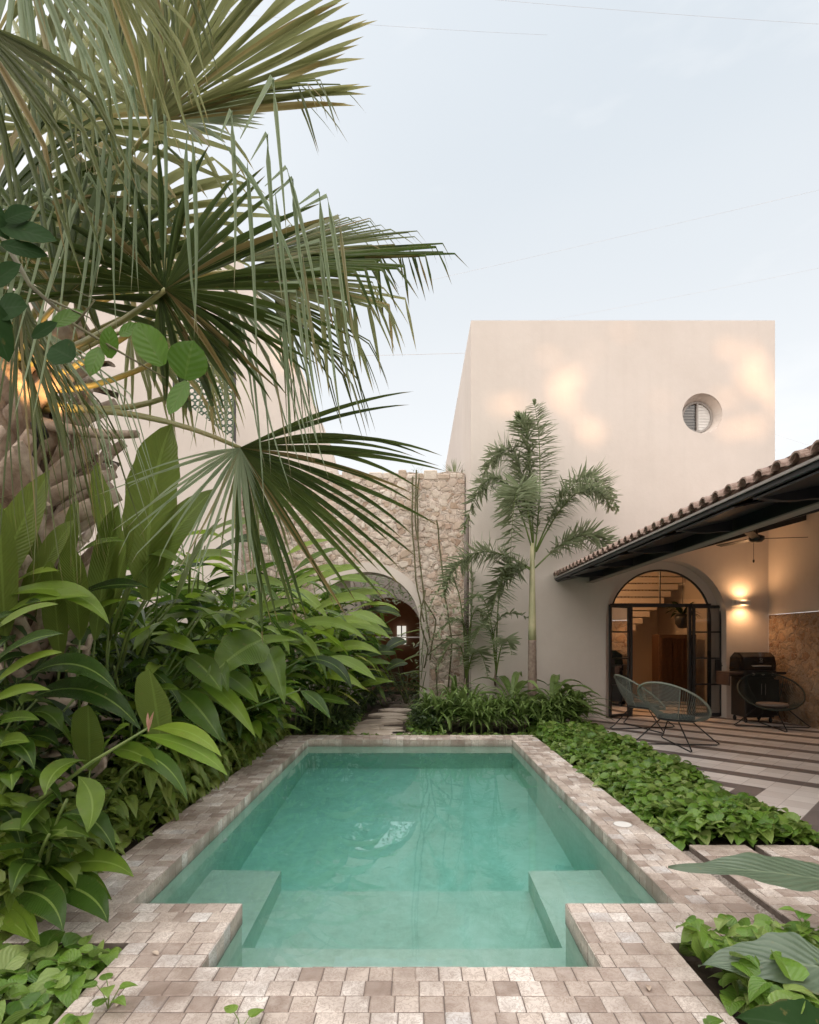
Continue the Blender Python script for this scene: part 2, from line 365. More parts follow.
M['fan']=leafmat('fan_palm_leaf',[(.07,.09,.03),(.11,.135,.045),(.18,.20,.075),(.13,.155,.055)],1.3,0,.36,.32,.1,(.12,.15,.07),(.30,.20,.09))
M['fan_glauc']=leafmat('glaucous_fan_palm_leaf',[(.22,.29,.17),(.30,.37,.23),(.38,.44,.29)],1.3,0,.4,.32,.1,(.22,.25,.16),(.30,.20,.09))
M['fan_olive']=leafmat('olive_fan_palm_leaf',[(.13,.165,.055),(.19,.23,.085),(.28,.31,.14),(.35,.34,.16)],1.3,0,.4,.38,.1,(.25,.22,.10),(.36,.24,.10))
M['foxtail']=leafmat('foxtail_leaflet',[(.19,.24,.12),(.27,.32,.18),(.38,.42,.27)],1,0,.4,.2,.05,(.12,.15,.08))
M['strap']=leafmat('strap_leaf',[(.08,.14,.028),(.15,.24,.05),(.26,.36,.12)],2,0,.36,.2,.1,(.10,.15,.05))
M['alocasia']=leafmat('elephant_ear_leaf',[(.10,.145,.09),(.13,.18,.115)],9,.8,.38,.15,.3,(.20,.25,.16),ribw=.022,crinkle=1,vm=.22,spec=.5)
M['citrus']=leafmat('round_branch_leaf',[(.09,.19,.018),(.13,.26,.025),(.06,.13,.02)],6,.6,.36,.35,.15,(.12,.2,.04))
M['citrus_dark']=leafmat('dark_branch_leaf',[(.02,.05,.014),(.03,.07,.02)],6,.6,.6,.2,.06,(.04,.07,.03),spec=.08)
M['fan_dark']=leafmat('dark_fan_palm_leaf',[(.035,.06,.014),(.06,.095,.02),(.10,.14,.03),(.075,.11,.025)],1.3,0,.45,.25,.1,(.12,.15,.06),(.30,.20,.09))

# ------------------------------------------------------------ plant geometry
def bez(a,b,c,t): return a*(1-t)**2+b*(2*t*(1-t))+c*t*t
SH={'ginger':[0,.30,.62,.86,.98,1,.94,.80,.58,.30,.0],
    'banana':[.12,.55,.82,.96,1,1,.97,.9,.76,.48,.0],
    'heart':[.55,1,.97,.82,.60,.34,0],
    'round':[.25,.72,.97,1,.88,.6,0],
    'strap':[.5,.85,1,1,.92,.8,.62,.36,0],'blunt':[.45,.9,1,.75,.12],
    'arrow':[.35,.8,1,1,.93,.82,.68,.52,.35,.17,0]}
def blade(mb,a,b,c,w,up=V((0,0,1)),nl=None,fold=.18,shape='ginger',wav=0.0,ac=5,m=0,roll=0,ph=None):
    a,b,c=V(a),V(b),V(c); prof=SH[shape]; nl=nl or len(prof)-1
    us=[-1,-.5,0,.5,1] if ac==5 else [-1,0,1]
    vs=[];uv=[];ph=rnd.uniform(0,6.28) if ph is None else ph
    for i in range(nl+1):
        t=i/nl; p=bez(a,b,c,t); T=((b-a)*(1-t)+(c-b)*t)
        T=T.normalized() if T.length>1e-6 else V((0,0,1))
        S=T.cross(up); S=S.normalized() if S.length>1e-4 else T.orthogonal().normalized()
        Nn=S.cross(T)
        if roll: S,Nn=S*cos(roll)+Nn*sin(roll),Nn*cos(roll)-S*sin(roll)
        q=t*(len(prof)-1); k=min(int(q),len(prof)-2); hw=(prof[k]*(1-(q-k))+prof[k+1]*(q-k))*w/2
        for u in us:
            off=fold*abs(u)*hw
            if wav: off+=wav*w*.5*abs(u)**1.5*sin(ph+t*13+(1.7 if u>0 else 0))
            if abs(u)==1 and prof[k]>0.2 and wav>.05: k2=1+.06*sin(ph*3+t*31+u)
            else: k2=1
            vs.append(p+S*(u*hw*k2)+Nn*off); uv.append((.5+u*.5,t))
    n=len(us);fs=[(i*n+j,i*n+j+1,(i+1)*n+j+1,(i+1)*n+j) for i in range(nl) for j in range(n-1)]
    mb.add(vs,fs,uv,m)

def fan(mb,hub,A,Nn,Rr,nseg=46,spread=2.3,brk=.7,droop=1.0,split=.45,fold=.35,jit=.05,hang=1.0,curve=0.0,brkj=.12,lenf=.25,m=0,skip=0,wsc=1.0,ts=-1):
    hub,A,Nn=V(hub),V(A).normalized(),V(Nn); Nn=(Nn-A*Nn.dot(A)).normalized(); S=A.cross(Nn)
    dth=2*spread/nseg; down=V((0,0,-1))
    for i in range(nseg):
        if rnd.random()<skip: continue
        th=-spread+(i+.5)*dth+rnd.uniform(-jit,jit)*.3
        L=Rr*(1-lenf*(abs(th)/spread)**2)*rnd.uniform(.9,1.08)
        d=(A*cos(th)+S*sin(th)).normalized(); n=Nn.copy(); p=hub.copy(); kinked=False
        k=12; vs=[];uv=[]; ks=rnd.uniform(brk-brkj,brk+brkj); hg=hang*rnd.uniform(.6,1.25); tw=rnd.uniform(-.4,.4)
        for j in range(k+1):
            t=j/k; s=t*L
            if t<=split: hw=s*math.tan(dth/2)*1.02+.002
            else:
                hw=(split*L*math.tan(dth/2)+.001)*max(0,(1-(t-split)/(1-split)))**.65
            hw*=wsc
            if ts>0: hw*=max(0,min(1,(t-ts)*7))
            Sg=d.cross(n).normalized(); fo=fold*hw*2*(1 if True else 0)
            vs+= [p+Sg*-hw+n*fo*.5, p-n*fo*.5, p+Sg*hw+n*fo*.5]; uv+=[(0,t),(.5,t),(1,t)]
            st=L/k
            g=(droop*.05+curve*.1*t)
            if t>ks and not kinked:
                kinked=True; d=(d*(1-min(.9,.45*hg))+down*min(.95,.55*hg)).normalized()
            elif t>ks: g+=.10*hg
            nd=(d+down*g*(1 if d.z>-.95 else 0)+Sg*tw*.06).normalized()
            n=(n-nd*n.dot(nd)); n=n.normalized() if n.length>1e-3 else nd.orthogonal().normalized()
            d=nd; p=p+d*st
        fs=[];
        for j in range(k):
          if j/k>=ts: fs+=[(j*3,j*3+1,j*3+4,j*3+3),(j*3+1,j*3+2,j*3+5,j*3+4)]
        mb.add(vs,fs,uv,m)

def pinnate(mb,ms,a,b,c,ll,n=60,plum=1.0,lw=.028,start=.12,rr=.016,side=None,drp=.12,env=None):
    a,b,c=V(a),V(b),V(c)
    ms.tube([bez(a,b,c,t/10) for t in range(11)],[rr*(1-.8*t/10) for t in range(11)],6)
    for i in range(n):
        t=start+(1-start)*(i+.5)/n; p=bez(a,b,c,t); T=((b-a)*(1-t)+(c-b)*t).normalized()
        S=T.cross(V((0,0,1))); S=S.normalized() if S.length>1e-3 else V((1,0,0)); U=S.cross(T)
        q=(t-start)/(1-start); e=min(1,q*4+.35)*min(1,(1-q)*2.2+.35)
        for sd in (-1,1):
            for r in range(3 if plum>.5 else 1):
                ang=rnd.uniform(-.9,1.0)*plum+rnd.uniform(-.1,.1)
                d=(S*sd*cos(ang)+U*sin(ang))*1.0+T*rnd.uniform(.05,.4)*(1 if q<.93 else 1.6)
                d.normalize(); L=ll*e*rnd.uniform(.8,1.1)
                e2=p+d*L+V((0,0,-drp*L*rnd.uniform(.3,1)))
                mid=p+d*L*.55
                blade(mb,p,mid,e2,lw,up=T,nl=4,shape='blunt',ac=3,fold=.3)

def area_wall(name,outer,holes,y0,y1,mat,parent=None,axis='y'):
    """vertical slab with openings; outline points are (x,z)"""
    bm=bmesh.new()
    def loop(pts): 
        vs=[bm.verts.new((x,y0,z)) for x,z in pts]; return [bm.edges.new((vs[i],vs[(i+1)%len(vs)])) for i in range(len(vs))]
    ed=loop(outer)
    for h in holes: ed+=loop(h)
    bmesh.ops.triangle_fill(bm,use_beauty=True,use_dissolve=False,edges=ed)
    bmesh.ops.recalc_face_normals(bm,faces=bm.faces)
    bm.verts.index_update()
    mb=MB(); fv=[v.co.copy() for v in bm.verts]; n=len(fv)
    fs=[tuple(v.index for v in f.verts) for f in bm.faces]
    bv=[V((p.x,y1,p.z)) for p in fv]
    mb.add(fv+bv,fs+[tuple(i+n for i in f[::-1]) for f in fs]+[(e.verts[0].index,e.verts[1].index,e.verts[1].index+n,e.verts[0].index+n) for e in bm.edges if len(e.link_faces)==1])
    bm.free(); return mb
def arch_pts(cx,w,spring,r=None,n=28,base=0,ry=None):
    ry=ry or w; pts=[(cx-w,base)]
    for i in range(n+1):
        a=pi-pi*i/n; pts.append((cx+w*cos(a),spring+ry*sin(a)))
    pts.append((cx+w,base)); return pts
# ------------------------------------------------------------ camera, light
cam=bpy.data.cameras.new('camera'); co=bpy.data.objects.new('camera',cam); COL.objects.link(co); scn.camera=co
co.location=(0,0,H); co.rotation_euler=(pi/2,0,0)
cam.sensor_width=36; cam.sensor_fit='AUTO'; cam.lens=FX/1024*36; cam.shift_x=(409.5-CX)/1024; cam.shift_y=(CY-512)/1024
cam.clip_start=.05; cam.clip_end=2000
SUN_AZ=R(-30)      # direction the light travels, measured from +Y towards +X is positive
SUN_EL=R(8)
# sun stands behind the camera, to its left; light travels towards +Y and +X
trav=V((sin(R(26))*cos(SUN_EL),cos(R(26))*cos(SUN_EL),-sin(SUN_EL)))
sun=bpy.data.lights.new('sun','SUN'); sun.energy=1.35; sun.angle=R(.7); sun.color=(1,.57,.30)
so=bpy.data.objects.new('sun',sun); COL.objects.link(so); so.rotation_euler=trav.to_track_quat('-Z','Y').to_euler(); so.location=(0,0,20)
w=bpy.data.worlds.new('World'); scn.world=w; w.use_nodes=True; nt=w.node_tree; nt.nodes.clear()
sky=nt.nodes.new('ShaderNodeTexSky'); sky.sky_type='NISHITA'; sky.sun_disc=False
sky.sun_elevation=R(8); sky.sun_rotation=math.atan2(-trav.x,-trav.y)
sky.air_density=1.0; sky.dust_density=4.0; sky.ozone_density=1.0; sky.altitude=0
# thin high cloud: pale veils mixed over the sky
tc=nt.nodes.new('ShaderNodeTexCoord')
mp=N(nt,'ShaderNodeMapping',{'Vector':tc.outputs['Generated'],'Scale':(1.6,1.6,5)})
nz=N(nt,'ShaderNodeTexNoise',{'Vector':mp.outputs[0],'Scale':1.3,'Detail':5,'Roughness':.5})
cl=ramp(nt,nz.outputs[0],[(.35,(.62,.62,.62)),(.75,(.95,.95,.95))])
bw=N(nt,'ShaderNodeRGBToBW',{0:sky.outputs[0]})
grey=N(nt,'ShaderNodeCombineColor',{0:mth(nt,'MULTIPLY_ADD',bw.outputs[0],.80,2.0),1:mth(nt,'MULTIPLY_ADD',bw.outputs[0],.83,2.0),2:mth(nt,'MULTIPLY_ADD',bw.outputs[0],.88,2.0)})
skc=mixc(nt,cl,sky.outputs[0],grey.outputs[0])
# the haze whitens and lifts the sky towards the horizon
sz=N(nt,'ShaderNodeSeparateXYZ',{0:tc.outputs['Generated']})
hz=ramp(nt,sz.outputs[2],[(.0,(.95,.95,.95)),(.35,(.92,.92,.92)),(.80,(.90,.90,.90))])
# the side of the sky where the low sun stands is brighter and warmer
dt=N(nt,'ShaderNodeVectorMath',{0:tc.outputs['Generated'],1:tuple(-trav)},operation='DOT_PRODUCT').outputs['Value']
gl0=mth(nt,'POWER',mth(nt,'MULTIPLY_ADD',dt,.6,.4,clamp=True),1.4)
frt=ramp(nt,sz.outputs[2],[(0,(.80,.80,.80)),(.22,(.765,.78,.795)),(.5,(.63,.665,.70)),(.76,(.53,.59,.65)),(.93,(1,1,1))])
frs=N(nt,'ShaderNodeVectorMath',{0:frt,'Scale':4.0},operation='SCALE')
zen=mth(nt,'MULTIPLY_ADD',mth(nt,'POWER',mth(nt,'MULTIPLY_ADD',sz.outputs[2],4.0,-3.0,clamp=True),1.5),2.6,1.0)
frz=N(nt,'ShaderNodeVectorMath',{0:frs.outputs[0],'Scale':zen},operation='SCALE')
hzc=mixc(nt,gl0,frz.outputs[0],(9.0,8.3,7.7))
cn=N(nt,'ShaderNodeTexNoise',{'Vector':mp.outputs[0],'Scale':1.8,'Detail':6,'Roughness':.55})
hzc=mixc(nt,mth(nt,'MULTIPLY',mth(nt,'SUBTRACT',cn.outputs[0],.54,clamp=True),1.5,clamp=True),hzc,(3.7,3.65,3.6))
skc=mixc(nt,hz,skc,hzc)
bg=N(nt,'ShaderNodeBackground',{'Color':skc,'Strength':.13})
wo=nt.nodes.new('ShaderNodeOutputWorld'); nt.links.new(bg.outputs[0],wo.inputs[0])
vs=scn.view_settings; vs.view_transform='Standard'; vs.look='None'; vs.exposure=1.33; vs.gamma=1
scn.display_settings.display_device='sRGB'
scn.cycles.use_denoising=True; scn.cycles.max_bounces=9; scn.cycles.diffuse_bounces=4; scn.cycles.glossy_bounces=4
scn.cycles.transmission_bounces=8; scn.cycles.transparent_max_bounces=12; scn.cycles.sample_clamp_indirect=6
scn.cycles.use_adaptive_sampling=True; scn.cycles.adaptive_threshold=.02

# ------------------------------------------------------------ ground with the hole of the pool
PX0,PX1,PY0,PY1=-1.565,1.435,3.066,8.217
NX0,NX1,NY0=-.945,.828,2.466
g=MB()
def gq(x0,x1,y0,y1,z=-.09): g.quad((x0,y0,z),(x1,y0,z),(x1,y1,z),(x0,y1,z))
BX0,BX1,BY0,BY1=-1.75,1.62,2.3,8.4
gq(-300,300,BY1,900); gq(-300,300,-300,BY0); gq(-300,BX0,2.9,BY1); gq(BX1,300,2.9,BY1); gq(-300,-1.2,BY0,2.9); gq(1.05,300,BY0,2.9)
tag(g.build('ground',M['soil'],origin=(0,0,-.09)),'dark garden soil under the plants',kind='structure')

# ------------------------------------------------------------ paving of small travertine setts
def sett(mb,x0,x1,y0,y1,z,g_=.004):
    j=lambda:rnd.uniform(-.0018,.0018); dz=rnd.uniform(-.0015,.0015)
    x0+=g_/2+j();x1-=g_/2+j();y0+=g_/2+j();y1-=g_/2+j(); c=.004
    b=[(x0,y0),(x1,y0),(x1,y1),(x0,y1)]
    t=[(x0+c+abs(j()),y0+c),(x1-c,y0+c+abs(j())),(x1-c-abs(j()),y1-c),(x0+c,y1-c-abs(j()))]
    vs=[(x,y,z-.012) for x,y in b]+[(x,y,z-.003) for x,y in b]+[(x,y,z+dz) for x,y in t]
    fs=[(0,1,5,4),(1,2,6,5),(2,3,7,6),(3,0,4,7),(4,5,9,8),(5,6,10,9),(6,7,11,10),(7,4,8,11),(8,9,10,11)]
    mb.add(vs,fs)
def setts(mb,x0,x1,y0,y1,z=0,rows=None,wd=.1):
    n=rows or max(1,round((y1-y0)/.1)); h=(y1-y0)/n
    for r in range(n):
        x=x0; first=True
        while x<x1-1e-4:
            ww=wd*rnd.choice([1,1,1,1,.97,1.04,.8,1.12]) if not first else wd*rnd.uniform(.45,1.05)
            first=False
            if x1-(x+ww)<.045: ww=x1-x
            sett(mb,x,x+ww,y0+r*h,y0+(r+1)*h,z); x+=ww
t=MB(); gr=MB()
# (x0,x1,y0,y1)
regs=[(-1.36,1.22,.266,2.466),(-1.36,NX0,2.466,2.666),(NX1,1.22,2.466,2.666),(-1.965,NX0,2.666,3.066),(NX1,1.83,2.666,3.066),
      (-1.965,PX0,3.066,8.217),(PX1,1.83,3.066,8.217),(-1.965,1.83,8.217,8.617)]
for r in regs:
    setts(t,*r,rows=round((r[3]-r[2])/.1005)); gr.box(r[0]+.002,r[1]-.002,r[2],r[3],-.13,-.0045)
pv=thing('stone_paving','pale brown square stone paving framing the swimming pool','paving',(0,2.4,0)); pv['kind']='structure'
t.build('setts',M['tile'],pv); gr.build('bed',M['grout'],pv)
# stepping slabs at the right
for i,(x0,x1) in enumerate(((1.935,2.335),(2.40,2.80),(2.865,3.265))):
    s=thing('stepping_slab',['first stone tiled stepping slab beside the right pool paving','second tiled stepping slab, between its two neighbours','stone tiled stepping slab farthest to the right, by the terrace'][i],'slab',((x0+x1)/2,3.3,-.1),'tiled stepping slabs')
    t=MB(); setts(t,x0,x1,2.65,3.95); t.build('setts',M['tile'],s); gr=MB(); gr.box(x0+.002,x1-.002,2.652,3.948,-.11,-.0045); gr.build('bed',M['grout'],s)
gv=MB(); gv.box(1.83,1.935,2.65,3.95,-.1,-.045); gv.box(2.335,2.40,2.65,3.95,-.1,-.045); gv.box(2.80,2.865,2.65,3.95,-.1,-.045)
for k in range(1500):
    bx=rnd.choice([(1.833,1.932),(1.833,1.932),(2.338,2.398),(2.80,2.862)]); x=rnd.uniform(*bx); y=rnd.uniform(2.66,3.94); r=rnd.uniform(.003,.008)
    z=-.045+r*.4; vs=[V((x+r*rnd.uniform(.6,1.2)*cos(a),y+r*rnd.uniform(.6,1.2)*sin(a),z)) for a in (0,1.5,3,4.5)]+[V((x,y,z+r))]
    gv.add(vs,[(0,1,4),(1,2,4),(2,3,4),(3,0,4)])
tag(gv.build('gravel',M['gravel']),'loose gravel filling the joints between stepping slabs',kind='stuff')

# ------------------------------------------------------------ pool
pool=thing('swimming_pool','long turquoise plunge pool with underwater benches and stone rim','pool',(0,5,-1.45))
b=MB(); q=b.quad
zt=-.004; zb=-.72; zm=-1.05; zd=-1.45; YB=4.33; WX0,WX1,WY=-1.03,.88,3.33
def wall(x0,y0,x1,y1,za,zb_): q((x0,y0,za),(x1,y1,za),(x1,y1,zb_),(x0,y0,zb_))
o_=.0
wall(NX0,NY0,NX1,NY0,zt,zb); wall(NX0,NY0,NX0,PY0,zt,zb); wall(NX1,NY0,NX1,PY0,zt,zb)
wall(PX0,PY0,NX0,PY0,zt,zb); wall(NX1,PY0,PX1,PY0,zt,zb)
wall(PX0,PY0,PX0,PY1,zt,zd); wall(PX1,PY0,PX1,PY1,zt,zd); wall(PX0,PY1,PX1,PY1,zt,zd)
# benches
q((NX0,NY0,zb),(NX1,NY0,zb),(NX1,WY,zb),(NX0,WY,zb))
q((PX0,PY0,zb),(NX0,PY0,zb),(NX0,WY,zb),(PX0,WY,zb)); q((NX1,PY0,zb),(PX1,PY0,zb),(PX1,WY,zb),(NX1,WY,zb))
q((PX0,WY,zb),(WX0,WY,zb),(WX0,YB,zb),(PX0,YB,zb)); q((WX1,WY,zb),(PX1,WY,zb),(PX1,YB,zb),(WX1,YB,zb))
wall(WX0,WY,WX1,WY,zb,zm); wall(WX0,WY,WX0,YB,zb,zm); wall(WX1,WY,WX1,YB,zb,zm)
wall(PX0,YB,WX0,YB,zb,zd); wall(WX1,YB,PX1,YB,zb,zd); wall(WX0,YB,WX1,YB,zm,zd)
q((WX0,WY,zm),(WX1,WY,zm),(WX1,YB,zm),(WX0,YB,zm)); q((PX0,YB,zd),(PX1,YB,zd),(PX1,PY1,zd),(PX0,PY1,zd))
b.build('basin',M['pool'],pool)
tb=MB()
def band(x0,y0,x1,y1,nx,ny):
    L=math.hypot(x1-x0,y1-y0); n=round(L/.1); ux,uy=(x1-x0)/L,(y1-y0)/L; s=L/n
    for i in range(n):
        a=i*s+.002; c=(i+1)*s-.002; e=.004; z0,z1=-.125,-.003+rnd.uniform(-.001,.001)
        pts=[]
        for d_,zz in ((a,z0),(c,z0),(c,z1),(a,z1)): pts.append((x0+ux*d_,y0+uy*d_,zz))
        k=rnd.uniform(.003,.006)
        f=[(x+nx*k,y+ny*k,z) for x,y,z in pts]
        tb.add(pts+f,[(4,5,6,7),(0,1,5,4),(1,2,6,5),(2,3,7,6),(3,0,4,7)])
band(PX0,PY0,PX0,PY1,1,0); band(PX1,PY0,PX1,PY1,-1,0); band(PX0,PY1,PX1,PY1,0,-1)
band(NX0,NY0,NX0,PY0,1,0); band(NX1,NY0,NX1,PY0,-1,0); band(NX0,NY0,NX1,NY0,0,1); band(PX0,PY0,NX0,PY0,0,1); band(NX1,PY0,PX1,PY0,0,1)
tb.build('waterline_tiles',M['tile'],pool)
# wall jets and a light
for (x,y,z,dx) in ((PX0,4.62,-.42,1),(PX0,6.4,-.42,1),(PX1,5.5,-.42,-1)):
    j=MB(); Mx=Matrix.Rotation(dx*pi/2,4,'Y'); j.lathe([(0,.02),(.02,.02),(.022,.012),(.038,.01),(.04,0)],(x,y,z),16,M=Mx); j.build('jet_nozzle',M['white'],pool,True)
lid=MB(); lid.lathe([(0,.004),(.064,.004),(.067,.002),(.067,-.008)],(1.63,4.385,0.002),32); 
sk=thing('skimmer_lid','round white skimmer lid set in the right pool rim','lid',(1.63,4.385,0))
lid.build('cover',M['white'],sk); r_=MB(); r_.lathe([(.068,.001),(.073,.001),(.073,-.008)],(1.63,4.385,0.002),32); r_.build('ring',M['greyfix'],sk)
wt=MB(); wz=-.10; e=.02
xs=[(NX0-e,NY0-e),(NX1+e,NY0-e),(NX1+e,PY0-e),(PX1+e,PY0-e),(PX1+e,PY1+e),(PX0-e,PY1+e),(PX0-e,PY0-e),(NX0-e,PY0-e)]
n=len(xs); vs_=[(x,y,wz) for x,y in xs]+[(x,y,-1.6) for x,y in xs]
wt.add(vs_,[tuple(range(n)),tuple(range(2*n-1,n-1,-1))]+[((i+1)%n,i,i+n,(i+1)%n+n) for i in range(n)])
tag(wt.build('water',M['water'],origin=(0,0,0)),'clear turquoise pool water',kind='structure')

# ------------------------------------------------------------ terrace
tr=MB(); tr.box(3.0,6.62,-2.0,10.75,-.12,.0)
tag(tr.build('terrace',M['terrace'],origin=(3,0,0)),'terrace floor of pale tiles with dark diagonal stripes',kind='structure')
# flagstone path beyond the pool
pt=MB()
def stone(cx,cy,rx,ry,z=-.045,n=11,th=.045):
    a0=rnd.uniform(0,6); pts=[]
    for i in range(n):
        a=a0+2*pi*i/n; r=rnd.uniform(.82,1.08); pts.append((cx+rx*r*cos(a),cy+ry*r*sin(a)))
    pt.add([(x,y,z-th) for x,y in pts]+[(x,y,z) for x,y in pts]+[(cx+(x-cx)*.94,cy+(y-cy)*.94,z+.01) for x,y in pts],
       [(i,(i+1)%n,(i+1)%n+n,i+n) for i in range(n)]+[(i+n,(i+1)%n+n,(i+1)%n+2*n,i+2*n) for i in range(n)]+[tuple(2*n+i for i in range(n))])
for c in ((-.62,9.15,.55,.24),(-.15,9.05,.26,.16),(-.95,9.65,.42,.24),(-.42,9.6,.24,.15),(-.85,10.15,.34,.22),(-.6,10.45,.4,.24),(-.3,10.9,.35,.2),(-.55,11.4,.4,.25),(-.4,12.2,.4,.3),(-.1,13.2,.45,.3)): stone(*c)
tag(pt.build('path',M['flag']),'irregular pale flagstones leading to the stone arch',kind='structure')

# ------------------------------------------------------------ white tower with the arch door and the round window
tw=thing('white_house','tall pale plastered house block with round window and arched iron door','house',(3.9,10.5,0))
TX0,TX1,TY,TZ=1.06,6.76,10.5,7.46
AC,AW,AS=4.72,1.13,1.845
circ=lambda cx,cz,r,n=40:[(cx+r*cos(2*pi*i/n),cz+r*sin(2*pi*i/n)) for i in range(n)]
a_=arch_pts(AC,AW,AS,base=.0)
outer=[(TX0,-.1),(AC-AW,-.1)]+a_+[(AC+AW,-.1),(TX1,-.1),(TX1,TZ),(TX0,TZ)]
RW=(5.396,5.72)
w1=area_wall('f',outer,[circ(RW[0],RW[1],.375)],TY,TY+.03,None)
# splayed cone of the round window
n=40
for i in range(n):
    a=2*pi*i/n;b2=2*pi*(i+1)/n
    p=lambda r,y,a:(RW[0]+r*cos(a),y,RW[1]+r*sin(a))
    w1.quad(p(.375,TY+.03,a),p(.375,TY+.03,b2),p(.30,TY+.22,b2),p(.30,TY+.22,a))
# arch reveal
for i in range(len(a_)-1):
    w1.quad((a_[i][0],TY+.03,a_[i][1]),(a_[i+1][0],TY+.03,a_[i+1][1]),(a_[i+1][0],TY+.25,a_[i+1][1]),(a_[i][0],TY+.25,a_[i][1]))
D2=TY+.25
ia=arch_pts(AC,.98,AS,base=0)
w2=area_wall('g',[(TX0,-.1),(AC-.98,-.1)]+ia+[(AC+.98,-.1),(TX1,-.1),(TX1,TZ-.02),(TX0+.02,TZ-.02)],[circ(RW[0],RW[1],.30)],D2,D2+.12,None)
w1.build('front_wall',M['plaster'],tw); w2.build('inner_wall',M['plaster'],tw)
# side wall with narrow window at y 12.6..13.2
sd=MB(); s0,s1=12.35,13.0; z0,z1=3.9,5.30
def sw(y0,y1,za,zb_,x=TX0): sd.quad((x,y0,za),(x,y1,za),(x,y1,zb_),(x,y0,zb_))
sw(TY+.03,s0,-.1,TZ); sw(s1,19,-.1,TZ); sw(s0,s1,-.1,z0); sw(s0,s1,z1,TZ)
sd.quad((TX0,s0,z0),(TX0+.2,s0,z0),(TX0+.2,s0,z1),(TX0,s0,z1)); sd.quad((TX0,s1,z0),(TX0+.2,s1,z0),(TX0+.2,s1,z1),(TX0,s1,z1))
sd.quad((TX0,s0,z0),(TX0+.2,s0,z0),(TX0+.2,s1,z0),(TX0,s1,z0)); sd.quad((TX0,s0,z1),(TX0+.2,s0,z1),(TX0+.2,s1,z1),(TX0,s1,z1))
sd.quad((TX1,TY+.03,-.1),(TX1,19,-.1),(TX1,19,TZ),(TX1,TY+.03,TZ)); sd.quad((TX0,19,-.1),(TX1,19,-.1),(TX1,19,TZ),(TX0,19,TZ))
sd.build('side_wall',M['plaster'],tw)
rf=MB(); rf.box(TX0+.01,TX1-.01,TY+.04,18.98,TZ-.25,TZ-.015); rf.build('roof',M['plaster'],tw)
sw_=MB(); sw_.quad((TX0+.2,s0,z0),(TX0+.2,s1,z0),(TX0+.2,s1,z1),(TX0+.2,s0,z1)); sw_.build('side_window',M['glass'],tw)
dk=MB(); dk.box(TX0+.25,TX0+.3,s0-.2,s1+.2,z0-.2,z1+.2); dk.build('side_window_backing',M['iron'],tw)  # dark panel set behind the side window glass
# round window joinery
rwd=MB()
def ring(mb,c,r0,r1,y0,y1,n=40,axis='y'):
    for i in range(n):
        a=2*pi*i/n;b2=2*pi*(i+1)/n
        p=lambda r,y,a:(c[0]+r*cos(a),y,c[1]+r*sin(a))
        mb.quad(p(r0,y0,a),p(r0,y0,b2),p(r1,y0,b2),p(r1,y0,a)); mb.quad(p(r0,y0,a),p(r0,y0,b2),p(r0,y1,b2),p(r0,y1,a)); mb.quad(p(r1,y0,a),p(r1,y0,b2),p(r1,y1,b2),p(r1,y1,a))
ring(rwd,RW,.262,.299,TY+.19,TY+.26); rwd.box(RW[0]-.012,RW[0]+.018,TY+.185,TY+.25,RW[1]-.265,RW[1]+.265)
rw=rwd.build('round_window',M['greyfix'],tw)
lv=MB(); 
def half(mb,sx,y,r,m=0):
    pts=[(RW[0]+sx*.018+ sx*(r-.018)*sin(pi*i/20),y,RW[1]+r*cos(pi*i/20)) for i in range(21)]; mb.add(pts,[tuple(range(21))],None,m)
half(lv,-1,TY+.225,.262); lv.build('left_pane',M['glass'],rw)
lv=MB(); half(lv,-1,TY+.30,.29)
for i in range(9):
    zz=RW[1]-.22+i*.055; hw=math.sqrt(max(0,.25**2-(zz-RW[1])**2)); lv.box(RW[0]-hw,RW[0]-.02,TY+.24,TY+.265,zz-.012,zz+.016)
lv.build('louvre',M['greyfix'],rw)
lv=MB(); half(lv,1,TY+.222,.262); 
for i in range(9):
    zz=RW[1]-.22+i*.055; hw=math.sqrt(max(0,.25**2-(zz-RW[1])**2)); lv.box(RW[0]+.03,RW[0]+hw,TY+.212,TY+.221,zz-.02,zz+.02)
lv.build('right_shutter',M['white'],rw)

# arched iron door
dr=thing('arched_door','black iron and glass arched door with two leaves folded open','door',(AC,D2,0))
fr=MB(); DY=D2+.02
ap=arch_pts(AC,.965,AS,base=.0)
fr.tube([(x,DY,z) for x,z in ap],.022,6)
fr.box(AC-.965,AC+.965,DY-.03,DY+.03,2.10,2.165)
fr.box(AC-.01,AC+.01,DY-.015,DY+.015,2.165,AS+.965)
for sx in (-1,1):
    xh=AC+sx*.565
    fr.box(xh-.03,xh+.03,DY-.03,DY+.03,0,2.10)
    for zz in (.03,.62,1.12,1.62): fr.box(min(xh,AC+sx*.95),max(xh,AC+sx*.95),DY-.012,DY+.012,zz-.014,zz+.014)
    fr.box(AC+sx*.93-.02,AC+sx*.93+.02,DY-.02,DY+.02,0,2.1)
fr.build('frame',M['iron'],dr)
gl=MB(); gl.add([(AC-.93,DY+.004,0.02),(AC-.57,DY+.004,0.02),(AC-.57,DY+.004,2.1),(AC-.93,DY+.004,2.1)],[(0,1,2,3)]); gl.add([(AC+.93,DY+.004,0.02),(AC+.57,DY+.004,0.02),(AC+.57,DY+.004,2.1),(AC+.93,DY+.004,2.1)],[(0,1,2,3)])
fp=[(x,DY+.004,z) for x,z in arch_pts(AC,.95,AS,base=2.165)[1:-1] if z>2.166]; gl.add(fp,[tuple(range(len(fp)))]); gl.build('glazing',M['glass'],dr)
